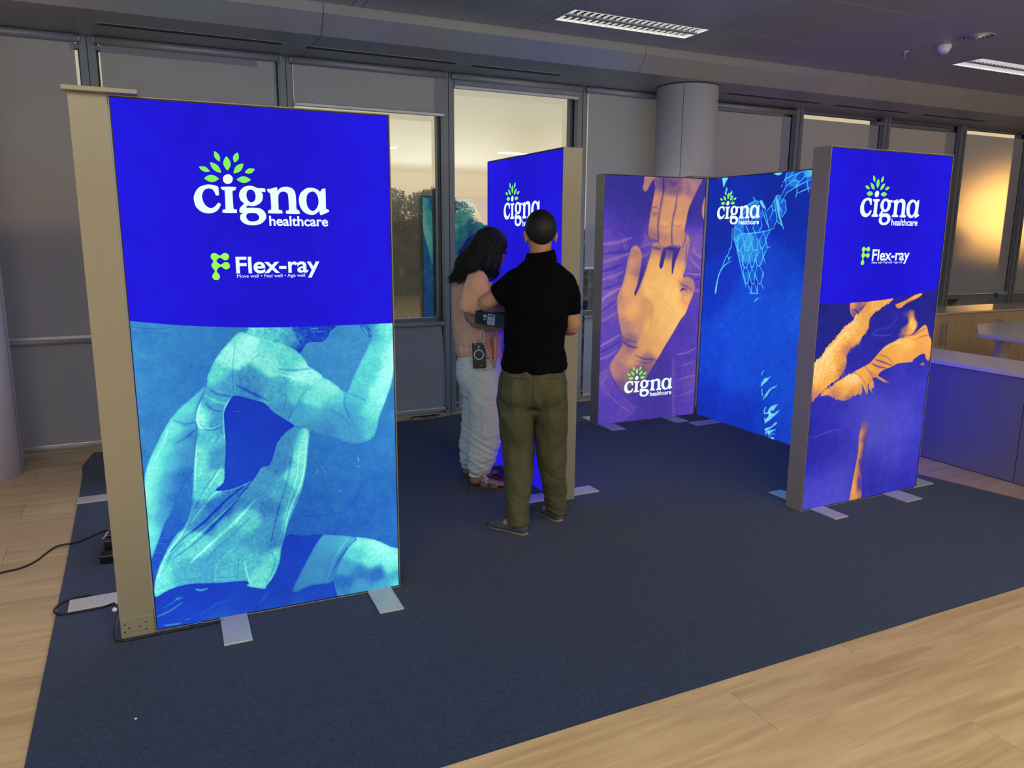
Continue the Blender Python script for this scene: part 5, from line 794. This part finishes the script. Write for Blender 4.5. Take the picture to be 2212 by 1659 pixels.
limb(bm, [(.11, 0, 1.33, .045, .05), (.145, 0, 1.25, .045, .045), (.163, .0, 1.16, .041, .043), (.172, .01, 1.085, .040, .041), (.135, .1, 1.07, .043, .04), (.075, .175, 1.05, .033, .029), (.035, .215, 1.035, .026, .021)], (1, 0, .2))
hand(bm, (.035, .215, 1.035), (-.75, .6, -.05), (-.1, -.05, 1), -1, .35)
for sx, pts in ((-1, [(-.105, 0, .76, .09, .1), (-.11, 0, .6, .08, .085), (-.106, .0, .42, .056, .06), (-.106, -.06, .25, .052, .056), (-.106, -.105, .09, .034, .038), (-.107, -.12, .06, .034, .04)]), (1, [(.045, 0, .76, .09, .1), (.055, 0, .6, .08, .085), (.062, .02, .42, .056, .06), (.075, .03, .25, .052, .056), (.105, .062, .09, .034, .038), (.107, .068, .06, .034, .04)])): limb(bm, pts)
FEETM = [((-.058, -.152), (-.258, -.012)), ((.130, .036), (.0, .25))]
for h_, t_ in FEETM:
    h_, t_ = Vector((*h_, 0)), Vector((*t_, 0)); d = (t_-h_).normalized()
    limb(bm, [(*(h_+d*.035+Vector((0, 0, .045))), .026, .03), (*(h_+d*.09+Vector((0, 0, .048))), .03, .03), (*(h_+d*.155+Vector((0, 0, .032))), .034, .017), (*(h_+d*.21+Vector((0, 0, .026))), .029, .009)], (0, 0, 1))
body = fuse('body', bm, SKIN, man, .0052, 3); face_bits(Mm, man)
# hair cap
bm = bmesh.new(); bmesh.ops.create_icosphere(bm, subdivisions=6, radius=1)
keep = []
for v in bm.verts:
    p = Vector((v.co.x*.0805, v.co.y*.1-.013, v.co.z*.0965+.02))
    e1 = (p.x/.062)**2+((p.y-.02)/.072)**2
    nzv = mn.noise(p*90)*.004
    # below the crown the hair narrows to the nape
    if p.z < .0: p.x *= 1-2.2*p.z*p.z*20
    lim = -.078+(.0 if p.y < -.045 else (p.y+.045)*1.9) + nzv
    if p.y > -.02: lim = max(lim, .0+(p.y+.02)*.62)
    v.co = p+p.normalized()*(.0008*mn.noise(p*60)+.0012*mn.noise(p*320)); keep.append(p.z > lim)
kill = [v for v, k_ in zip(bm.verts, keep) if not k_]; bmesh.ops.delete(bm, geom=kill, context='VERTS')
bmesh.ops.transform(bm, matrix=Mm, verts=bm.verts); hr = obj('hair', bm, HAIRM, man, True)
# polo
bm = bmesh.new()
limb(bm, [(-.027, 0, .862, .160, .132), (-.027, .0, .885, .162, .134), (-.026, .0, .95, .158, .13), (-.025, .0, 1.02, .152, .124), (-.018, .0, 1.10, .158, .124), (-.012, -.004, 1.19, .162, .126), (-.008, -.006, 1.27, .166, .122), (-.004, -.002, 1.33, .158, .105), (0, 0, 1.372, .138, .088), (0, .002, 1.402, .105, .075), (0, .004, 1.428, .068, .066)], (0, 1, 0), 24, 4, False)
limb(bm, [(-.08, 0, 1.335, .055, .06), (-.125, .0, 1.315, .062, .064), (-.17, .012, 1.277, .062, .062), (-.213, .022, 1.243, .057, .06)], (0, 1, 0), 18, 4, False)
limb(bm, [(.08, 0, 1.335, .055, .06), (.118, .0, 1.315, .060, .064), (.142, .0, 1.25, .056, .062), (.158, .004, 1.165, .050, .058)], (0, 1, 0), 18, 4, False)
shirt = fuse('polo_shirt', bm, POLO, man, .0065, 5, lambda p, n_: .0015+folds((6, 8, .8, .007, 0), (10, 14, -.6, .004, 7))(p, n_)*(1 if p.z < 1.3 else .5)+(.004 if p.z < .895 else 0))
bm = bmesh.new()
for zo, rx, ry, z0, z1 in ((0, .073, .070, 1.395, 1.44), (0, .078, .076, 1.432, 1.402)):
    pass
n = 36; R_ = []
for k, (rr, z) in enumerate(((.067, 1.392), (.064, 1.425), (.064, 1.445), (.068, 1.449), (.075, 1.437), (.083, 1.405), (.086, 1.393), (.081, 1.391), (.073, 1.42))):
    R_.append([bm.verts.new((rr*math.cos(2*PI*i/n), rr*.97*math.sin(2*PI*i/n)+.004+(z-1.4)*.1, z+.025-.012*math.cos(2*PI*i/n+2.6)-.02*max(0, math.sin(2*PI*i/n)))) for i in range(n)])
for a, b in zip(R_, R_[1:]):
    for i in range(n):
        if i == 8 or i == 9: continue      # open at the front
        bm.faces.new((a[i], a[(i+1) % n], b[(i+1) % n], b[i]))
obj('collar', bm, POLO, shirt, True)
for pts, r in (([(-.213, .022, 1.243), (-.222, .024, 1.237)], .0595), ([(.158, .004, 1.167), (.1585, .0045, 1.155)], .054)):
    bm = bmesh.new(); limb(bm, [(*pts[0], r, r), (*pts[1], r*1.0, r*1.0)], (0, 1, 0), 24, 1, False); obj('sleeve_cuff', bm, POLO, shirt, True)
# trousers
bm = bmesh.new()
limb(bm, [(-.03, 0, .68, .13, .09), (-.032, -.004, .71, .165, .13), (-.033, -.004, .76, .175, .142), (-.03, 0, .83, .165, .13), (-.03, 0, .89, .158, .122)], (0, 1, 0), 24, 4)
ell(bm, (-.115, -.045, .745), (.085, .1, .095)); ell(bm, (.05, -.045, .745), (.085, .1, .095))
limb(bm, [(-.11, 0, .76, .095, .118), (-.118, -.003, .66, .097, .118), (-.116, 0, .56, .09, .107), (-.108, .01, .46, .082, .094), (-.105, -.005, .38, .078, .088), (-.105, -.045, .27, .068, .078), (-.106, -.088, .15, .058, .068), (-.106, -.118, .058, .052, .064), (-.106, -.124, .03, .051, .062)], (0, 1, 0), 22, 4, False)
limb(bm, [(.05, 0, .76, .09, .118), (.063, .0, .66, .088, .118), (.068, .008, .56, .082, .105), (.071, .02, .46, .077, .094), (.077, .02, .38, .073, .086), (.085, .03, .27, .064, .076), (.1, .05, .15, .056, .066), (.109, .066, .055, .051, .06), (.110, .068, .028, .05, .058)], (0, 1, 0), 22, 4, False)
def tro(p, n_):
    lw = max(0, (.52-p.z)/.5); a = folds((4, 26, .6, .0055, 3), (7, 60, -.5, .0026, 9))(p, n_)*(.2+lw*.9); b = folds((9, 6, .9, .010, 1), (14, 10, -.7, .005, 4))(p, n_)*(1-lw*.6)
    seat = -.012*math.exp(-((p.x+.033)/.02)**2)*.45*(1 if p.y < 0 and .64 < p.z < .86 else 0)
    und = -.004*math.exp(-((p.z-.655)/.012)**2)*(1 if p.y < -.05 else 0)
    return a+b*.8+seat+und
tr = fuse('trousers', bm, PANT, man, .0065, 5, tro, .05)
def seam(name, parent, m, pts, r, flat=1): bm = bmesh.new(); tube(bm, pts, r, 6, 4, flat); return obj(name, bm, m, parent, True)
from mathutils.bvhtree import BVHTree
def surf(o):
    dgm = o.data; return BVHTree.FromPolygons([v.co[:] for v in dgm.vertices], [p.vertices[:] for p in dgm.polygons])
def on(tree_, pts, dirv=(0, -1, 0), off=.001):
    out = []; dv = Vector(dirv)
    for x, y, z in pts:
        h_ = tree_.ray_cast(Vector((x, y, z))+dv*.5, -dv); q = h_[0] if h_[0] else Vector((x, y, z)); out.append(q+dv*off)
    return out
T_ = surf(tr)
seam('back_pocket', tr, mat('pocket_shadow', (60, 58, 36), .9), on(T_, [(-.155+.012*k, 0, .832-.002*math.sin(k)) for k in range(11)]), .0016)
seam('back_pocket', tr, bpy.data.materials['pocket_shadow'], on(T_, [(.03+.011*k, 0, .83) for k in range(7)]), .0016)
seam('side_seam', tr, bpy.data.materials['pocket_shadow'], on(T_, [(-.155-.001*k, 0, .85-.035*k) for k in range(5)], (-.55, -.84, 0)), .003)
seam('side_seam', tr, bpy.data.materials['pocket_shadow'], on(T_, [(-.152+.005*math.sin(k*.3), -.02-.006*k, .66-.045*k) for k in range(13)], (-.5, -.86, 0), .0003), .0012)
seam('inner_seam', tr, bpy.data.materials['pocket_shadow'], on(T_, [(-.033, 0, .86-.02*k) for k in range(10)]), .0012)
# espadrilles
def shoe(h_, t_, parent, kind):
    h_, t_ = Vector((*h_, 0)), Vector((*t_, 0)); d = (t_-h_).normalized(); L_ = (t_-h_).length; a = math.atan2(-d.x, d.y)
    Ms = Matrix.Translation(h_) @ rz_(a) @ Matrix.Diagonal((1, L_/.26, 1, 1))
    prof = [(0, .0), (.022, .006), (.032, .03), (.034, .07), (.034, .12), (.042, .17), (.045, .2), (.040, .235), (.024, .257), (0, .263)]
    out = [(x, y) for x, y in prof]+[(-x*.9, y) for x, y in prof[-2:0:-1]]; out = [tuple(q) for q in smooth(out, 3)]
    bm = bmesh.new(); extr(bm, out, 0, .019 if kind == 'esp' else .024); bmesh.ops.transform(bm, matrix=Ms, verts=bm.verts)
    so = obj('sole', bm, ROPE if kind == 'esp' else CORK, parent)
    if kind == 'esp':
        bm = bmesh.new(); S = [(.0, .004, .03), (.001, .014, .05), (.006, .024, .058), (.02, .031, .063), (.05, .034, .058), (.09, .0365, .055), (.125, .039, .052), (.15, .043, .06), (.185, .047, .055), (.215, .046, .046), (.24, .039, .037), (.254, .028, .03), (.262, .012, .022)]
        R_ = []
        for y, w_, hh in S: R_.append([bm.verts.new((w_*math.cos(PI*k/14), y, .012+(hh-.012)*math.sin(PI*k/14)**.8)) for k in range(15)])
        for i, (p_, q_) in enumerate(zip(R_, R_[1:])):
            for k in range(14):
                if 3 <= i < 6 and 4 < k < 9: continue    # opening for the ankle
                bm.faces.new((p_[k], p_[k+1], q_[k+1], q_[k]))
        bm.faces.new([v for j, v in enumerate(R_[0]) if 1]); bm.faces.new(R_[-1][::-1])
        bmesh.ops.recalc_face_normals(bm, faces=bm.faces); bmesh.ops.transform(bm, matrix=Ms, verts=bm.verts); o = obj('upper', bm, CANVAS, parent, True); o.modifiers.new('t', 'SOLIDIFY').thickness = .003
    else:
        for y, w_, wd in ((.108, .043, .060), (.170, .046, .056)):
            bm = bmesh.new(); R_ = []
            for yy in (y-wd/2, y, y+wd/2): R_.append([bm.verts.new(((w_+.001)*math.cos(PI*k/14), yy-.008*math.sin(PI*k/14), .02+(.067-(yy-.1)*.22-.02)*math.sin(PI*k/14)**.7)) for k in range(15)])
            for p_, q_ in zip(R_, R_[1:]):
                for k in range(14): bm.faces.new((p_[k], p_[k+1], q_[k+1], q_[k]))
            bmesh.ops.transform(bm, matrix=Ms, verts=bm.verts); o = obj('strap', bm, SUEDE, parent, True); o.modifiers.new('t', 'SOLIDIFY').thickness = .003
            bm = bmesh.new(); 
            for b in ((-.016, .016, -.013, -.010), (-.016, .016, .010, .013), (-.016, -.013, -.013, .013), (.013, .016, -.013, .013), (-.001, .016, -.001, .001)): box(bm, b[0], b[1], b[2], b[3], 0, .003, .0006)
            bmesh.ops.transform(bm, matrix=Ms @ Matrix.Translation((.037, y, .055-(y-.1)*.15)) @ Matrix.Rotation(.95, 4, 'Y') @ rz_(PI/2), verts=bm.verts); obj('buckle', bm, MT['steel'], o)
        bm = bmesh.new(); S = [(.004, .02, .03), (.02, .031, .05), (.05, .034, .052), (.085, .034, .04)]
        R_ = []
        for y, w_, hh in S: R_.append([bm.verts.new(((w_+.002)*math.cos(PI*k/10), y, .028+(hh-.028)*.7*min(1, 2.5*abs(math.cos(PI*k/10)) if y > .015 else 1))) for k in range(11)])
    return so
for k, (h_, t_) in enumerate(FEETM):
    s_ = empty('shoe', (0, 0, 0)); s_.parent = man; shoe(h_, t_, s_, 'esp')
# ---- woman in profile
wom = person('person', (1.796, 4.208), YAW, 'person with long black hair in peach blouse and pale trousers, head bent down')
F2 = math.atan2(-.92, .38)                                   # turn of local +Y onto her facing direction
fx, fy = .92, .38
bm = bmesh.new()
Mw = head(bm, (.083, .035, 1.478), F2, .55, .97)
limb(bm, [(-.02, .04, 1.27, .07, .06), (.0, .04, 1.33, .052, .05), (.03, .04, 1.39, .046, .048), (.06, .037, 1.45, .048, .05)], (0, 1, 0))
tor = lambda x, z, w_, d_: (x, .04, z, w_, d_)
def limbr(bm, secs, n=22, sm=4, rd=True):                     # torso sections wide across her shoulders, turned to her facing
    limb(bm, secs, (fx, fy, 0), n, sm, rd)
limbr(bm, [(.005, .04, .80, .11, .085), (.0, .04, .88, .11, .085), (-.005, .04, 1.0, .115, .088), (-.01, .04, 1.12, .13, .098), (-.015, .04, 1.22, .14, .095), (-.012, .04, 1.29, .12, .075), (-.01, .04, 1.32, .07, .055)])
rs = Vector((fy, -fx, 0))
shR = Vector((-.005, .04, 1.285))+rs*.135; shL = Vector((-.02, .04, 1.285))-rs*.135
limb(bm, [(.02, -.08, 1.28, .04, .04), (-.005, -.125, 1.21, .04, .04), (-.022, -.148, 1.13, .038, .038), (-.026, -.152, 1.082, .036, .036), (.035, -.17, 1.05, .036, .034), (.10, -.185, 1.035, .029, .025), (.135, -.195, 1.03, .023, .018)], (0, 1, 0))
hand(bm, (.135, -.195, 1.03), (.85, -.5, -.05), (0, -.1, 1), 1, .4)
limb(bm, [(*shL, .042, .042), (-.01, .2, 1.19, .042, .042), (.05, .2, 1.1, .038, .038), (.13, .13, 1.09, .036, .034), (.19, .04, 1.1, .029, .025), (.215, -.02, 1.105, .023, .018)], (0, 1, 0))
hand(bm, (.215, -.02, 1.105), (.3, -.95, -.1), (-.2, -.1, -1), 1, .35)
for pts in ([(.02, -.015, .74, .07, .07), (.04, -.03, .6, .07, .07), (.05, -.03, .4, .055, .06), (.03, -.035, .22, .048, .05), (.0, -.03, .1, .032, .034), (-.012, -.03, .06, .032, .034)], [(.0, .10, .74, .07, .07), (.01, .12, .6, .07, .07), (.0, .14, .4, .055, .06), (-.03, .15, .22, .048, .05), (-.06, .155, .1, .032, .034), (-.07, .157, .06, .032, .034)]): limb(bm, pts)
FEETW = [((-.049, -.031), (.195, -.045)), ((-.10, .149), (.145, .20))]
for h_, t_ in FEETW:
    h_, t_ = Vector((*h_, 0)), Vector((*t_, 0)); d = (t_-h_).normalized(); s2 = Vector((-d.y, d.x, 0))
    limb(bm, [(*(h_+d*.03+Vector((0, 0, .055))), .024, .024), (*(h_+d*.08+Vector((0, 0, .06))), .029, .03), (*(h_+d*.14+Vector((0, 0, .047))), .034, .02), (*(h_+d*.19+Vector((0, 0, .04))), .036, .013)], (0, 0, 1))
    for k in range(5):
        b_ = h_+d*.195+s2*(.026-.0135*k)+Vector((0, 0, .04)); limb(bm, [(*b_, .0085, .0085), (*(b_+d*(.04-.005*abs(k-1))), .0075, .007)], (0, 0, 1), 8, 2)
bw = fuse('body', bm, SKIN2, wom, .0052, 3); face_bits(Mw, wom)
# hair: cap and hanging locks
bm = bmesh.new(); bmesh.ops.create_icosphere(bm, subdivisions=5, radius=1)
kill = []
for v in bm.verts:
    p = Vector((v.co.x*.086, v.co.y*.106-.014, v.co.z*.102+.018)); a_ = math.atan2(p.x, p.y)
    v.co = p*(1+.03*mn.noise(Vector((a_*9, p.z*6, 0))))
    if p.y > .035 and p.z < .055 or p.z < -.075: kill.append(v)
bmesh.ops.delete(bm, geom=kill, context='VERTS'); bmesh.ops.transform(bm, matrix=Mw, verts=bm.verts); hw = obj('hair', bm, HAIRW, wom, True)
rg = random.Random(11); bm = bmesh.new(); Fd = Vector((fx, fy, 0)); Rd = rs
for k in range(430):
    ph = rg.uniform(-2.45, 2.45); f_ = -math.cos(ph); s_ = math.sin(ph); rr = rg.uniform(.9, 1.06)  # ph 0 = back of the head
    p0 = Mw @ Vector((.02*s_, -.02, .112)); p1 = Mw @ Vector((.082*s_*rr, .09*f_*rr-.012, .06)); p2 = Mw @ Vector((.09*s_*rr, .102*f_*rr-.012, -.015))
    c = Vector((.083, .035, 1.478)); ln_ = rg.uniform(.85, 1.08)
    e_ = Vector((c.x, c.y, 0))+Fd*(-.085+.105*(f_+.15)+rg.uniform(-.03, .02))+Rd*(s_*.088)
    if f_ < -.2: e_ += Fd*(-.07)
    e_.z = 1.478-.185*ln_-(.015 if f_ < 0 else .0)
    m_ = p2.lerp(e_, .5)+Fd*(-.012+.008*rg.uniform(-1, 1))+Rd*s_*.012; w1 = rg.uniform(-.01, .01)
    pts = [p0, p1, p2, m_+Vector((w1, w1, 0)), p2.lerp(e_, .8)+Vector((-w1, w1, 0)), e_+Vector((w1*1.6, 0, 0))]
    tube(bm, pts, rg.uniform(.0045, .0085), 6, 4, .6, lambda t: 1.05-.92*max(0, t-.55)/.45)
for k in range(40):
    ph = rg.uniform(-2.5, 2.5); f_ = -math.cos(ph); s_ = math.sin(ph); p2 = Mw @ Vector((.096*s_, .11*f_-.012, -.03)); e_ = p2+Fd*(-.06+.06*f_+rg.uniform(-.04, .03))+Vector((0, 0, -.2*rg.uniform(.7, 1.15)))+Rd*s_*.02
    tube(bm, [p2, p2.lerp(e_, .5)+Vector((rg.uniform(-.015, .015), 0, 0)), e_], .0022, 5, 4, .6, lambda t: 1-.8*t)
lk = obj('hair_locks', bm, HAIRW, hw, True); lk['kind'] = 'stuff'
# blouse
bm = bmesh.new()
limbr(bm, [(.012, .04, .835, .15, .128), (.01, .04, .86, .152, .13), (-.004, .04, .90, .15, .13), (-.008, .04, .96, .148, .132), (-.012, .04, 1.05, .15, .132), (-.018, .04, 1.15, .155, .13), (-.022, .04, 1.23, .158, .122), (-.018, .04, 1.285, .14, .098), (-.012, .04, 1.315, .09, .07), (-.008, .04, 1.33, .065, .055)], 26, 4, False)
limb(bm, [(.02, -.05, 1.285, .055, .055), (.008, -.09, 1.285, .062, .058), (-.004, -.125, 1.22, .074, .062), (-.02, -.145, 1.15, .074, .06), (-.03, -.15, 1.11, .066, .055)], (0, 1, 0), 20, 4, False)
limb(bm, [(*(shL+rs*.05), .055, .055), (*shL, .06, .06), (-.01, .2, 1.2, .066, .064), (.03, .205, 1.12, .06, .06)], (0, 1, 0), 20, 4, False)
def blf(p, n_):
    lo = max(0, 1-abs(p.z-.9)/.09); return folds((15, 7, .6, .006, 2), (30, 12, -.4, .003, 5))(p, n_)+lo*(.006*mn.noise(Vector((p.x*45, p.y*45, p.z*6)))-.004)+(-.006*math.exp(-((p.z-.895)/.01)**2))
bl = fuse('blouse', bm, BLOUSE, wom, .0065, 4, blf)
B_ = surf(bl)
seam('shoulder_seam', bl, BLOUSE, on(B_, [(-.055+.0*k, -.09-.0*k, 1.29-.025*k) for k in range(6)], (-.15, -.98, 0), .0006), .0016)
seam('sleeve_hem', bl, BLOUSE, on(B_, [(-.1+.02*k, 0, 1.118+.0015*k) for k in range(8)], (0, -1, .0), .0008), .0022)
bm = bmesh.new()                       # loose front tail of the blouse
g = {}
for j in range(12):
    for i in range(8):
        u, v = i/7, j/11; g[i, j] = bm.verts.new((.105+.05*u-.01*v+.012*math.sin(u*6+v), -.10+.16*u, .96-.20*v*(1-.25*abs(u-.3))+.004*math.sin(9*u)))
for j in range(11):
    for i in range(7): bm.faces.new((g[i, j], g[i+1, j], g[i+1, j+1], g[i, j+1]))
o = obj('blouse_tail', bm, BLOUSE, bl, True); o.modifiers.new('t', 'SOLIDIFY').thickness = .003
# trousers
bm = bmesh.new()
limbr(bm, [(.012, .04, .64, .14, .12), (.012, .04, .70, .155, .135), (.01, .04, .77, .15, .135), (.008, .04, .84, .135, .115), (.005, .04, .87, .13, .11)], 24, 4)
limb(bm, [(.03, -.03, .75, .1, .1), (.05, -.035, .62, .103, .1), (.058, -.035, .5, .1, .098), (.056, -.035, .4, .1, .096), (.045, -.035, .3, .094, .09), (.028, -.035, .2, .083, .08), (.01, -.032, .13, .065, .064), (-.004, -.03, .098, .045, .046)], (0, 1, 0), 22, 4, False)
limb(bm, [(.0, .11, .75, .1, .1), (.01, .12, .62, .1, .1), (.005, .13, .5, .097, .096), (-.005, .14, .4, .095, .094), (-.02, .145, .3, .088, .086), (-.04, .15, .2, .076, .076), (-.055, .155, .13, .06, .06), (-.062, .157, .098, .045, .046)], (0, 1, 0), 22, 4, False)
tw = fuse('trousers', bm, LINEN, wom, .0065, 4, lambda p, n_: folds((5, 26, .6, .006, 4), (8, 52, -.4, .0035, 8))(p, n_)*(.45+.9*max(0, (.6-p.z)/.6))+folds((8, 5, .6, .004, 1))(p, n_))
W2 = surf(tw)
for zz in (.545, .36):
    pts = on(W2, [(.035+.012*k, 0, zz+.002*k) for k in range(8)], (0, -1, 0), .002); seam('cargo_pocket', tw, LINEN, pts, .0035, .5)
seam('cargo_pocket', tw, LINEN, on(W2, [(.035, 0, .545-.0185*k) for k in range(11)], (0, -1, 0), .001), .0025)
seam('drawstring', tw, LINEN, [(.04, -.075, .10), (.055, -.09, .085), (.062, -.095, .06)], .003); seam('drawstring', tw, LINEN, [(.04, -.075, .10), (.06, -.085, .1), (.07, -.09, .08)], .003)
bm = bmesh.new(); limb(bm, [(-.004, -.03, .085, .046, .046), (-.004, -.03, .1, .047, .047)], (0, 1, 0), 24, 1, False); obj('cuff', bm, LINEN, tw, True)
bm = bmesh.new(); limb(bm, [(-.062, .157, .085, .046, .046), (-.062, .157, .1, .047, .047)], (0, 1, 0), 24, 1, False); obj('cuff', bm, LINEN, tw, True)
for h_, t_ in FEETW:
    s_ = empty('sandal', (0, 0, 0)); s_.parent = wom; shoe(h_, t_, s_, 'sand')
# phone on its cord
def wl_(p): return wom.matrix_basis @ Vector(p)
mw = Matrix.Translation((1.796, 4.208, .006)) @ rz_(-YAW)
ph = bpy.data.objects.new('phone', None); C.objects.link(ph); ph.matrix_world = mw @ Matrix.Translation((.024, -.165, .785)) @ Matrix.Rotation(-.04, 4, 'Y'); tag(ph, 'phone in dark case with white ring, hanging at the hip of the peach blouse', 'phone')
boxo('phone_case', -.038, .038, -.006, .004, 0, .15, mat('dark_green_case', (40, 48, 48), .4), ph, .004)
bm = bmesh.new(); R1 = []
for rr, yy in ((.0295, -.0062), (.0295, -.0078), (.0245, -.0078), (.0245, -.0062)): R1.append([bm.verts.new((rr*math.cos(2*PI*k/32), yy, .082+rr*math.sin(2*PI*k/32))) for k in range(32)])
for a, b in zip(R1, R1[1:]):
    for k in range(32): bm.faces.new((a[k], a[(k+1) % 32], b[(k+1) % 32], b[k]))
RW = mat('white_ring', (225, 225, 222), .4); obj('magnet_ring', bm, RW, ph); boxo('alignment_mark', -.003, .003, -.0078, -.006, .118, .135, RW, ph)
cmx = boxo('camera_bump', -.008, .022, -.0085, -.006, .008, .026, mat('camera_glass', (8, 8, 10), .1), ph, .001)
bm = bmesh.new(); bmesh.ops.create_uvsphere(bm, u_segments=12, v_segments=6, radius=.003, matrix=Matrix.Translation((.015, -.0085, .017))); obj('flash', bm, RW, cmx)
CORD = mat('white_cord', (215, 212, 205), .6)
def wcord(pts, lab, r=.0028): bm = bmesh.new(); tube(bm, [mw @ Vector(q) for q in pts], r, 7, 6); return obj('cord', bm, CORD, None, True)
# the cord is part of the phone sling
for pts in ([(.0, -.172, .925), (-.012, -.178, .97), (-.03, -.17, 1.02), (-.045, -.165, 1.06)], on(B_, [(-.062, -.1, 1.262), (-.055, -.1, 1.275), (-.045, -.1, 1.288), (-.03, -.1, 1.298), (-.015, -.1, 1.302)], (0, -1, 0), .002),
            [(.0, -.172, .925), (.0, -.178, .955), (.02, -.182, .965), (.04, -.182, .95), (.06, -.18, .91), (.1, -.175, .83), (.115, -.165, .80)], [(.045, -.172, .93), (.055, -.185, .955), (.052, -.185, .99), (.04, -.185, 1.02), (.03, -.185, .99), (.033, -.18, .95)]):
    bm = bmesh.new(); tube(bm, [ph.matrix_world.inverted() @ (mw @ Vector(q)) for q in pts], .0028, 7, 6); obj('sling_cord', bm, CORD, ph, True)
# the box they look into
bx = bpy.data.objects.new('cardboard_box', None); C.objects.link(bx); tag(bx, 'dark carton with white stickers held between the two people', 'box')
mm = Matrix.Translation((1.853, 3.508, .006)) @ rz_(-YAW); bx.matrix_world = mm @ Matrix.Translation((-.178, .345, 1.048)) @ rz_(-.48) @ Matrix.Rotation(.08, 4, 'Y')
DK = mat('dark_navy_card', (16, 20, 34), .4)
bm = bmesh.new()
for b in ((-.155, .155, -.085, .085, 0, .003), (-.155, .155, -.085, -.082, .003, .072), (-.155, .155, .082, .085, .003, .072), (-.155, -.152, -.082, .082, .003, .072), (.152, .155, -.082, .082, .003, .072)): box(bm, *b)
obj('carton', bm, DK, bx); bm = bmesh.new(); box(bm, -.153, .153, .085, .088, .03, .14); obj('lid', bm, DK, bx)
boxo('contents', -.14, .14, -.075, .075, .01, .05, mat('grey_foam', (60, 60, 66), .8), bx)
WS = mat('white_sticker', (205, 205, 208), .5); st_ = boxo('sticker', -.075, -.028, -.0862, -.085, .006, .066, WS, bx)
boxo('edge_tape', .0, .02, -.0862, -.085, .0, .0, WS, bx) if 0 else None
DKI = mat('printed_ink', (20, 20, 24), .5)
for k in range(14): boxo('barcode_bar', -.070+k*.0028, -.0686+k*.0028+(k % 3)*.0004, -.0866, -.0862, .05, .060, DKI, st_)
for k in range(5): boxo('text_line', -.070, -.038+(k % 2)*.005, -.0866, -.0862, .014+k*.0055, .0158+k*.0055, DKI, st_)
for k, (x_, z_, w_) in enumerate(((-.092, .042, .018), (-.098, .028, .007), (-.087, .028, .007))): boxo('symbol', x_-w_/2, x_+w_/2, -.0862, -.085, z_, z_+w_*.9, WS, bx)
bpy.context.view_layer.update()
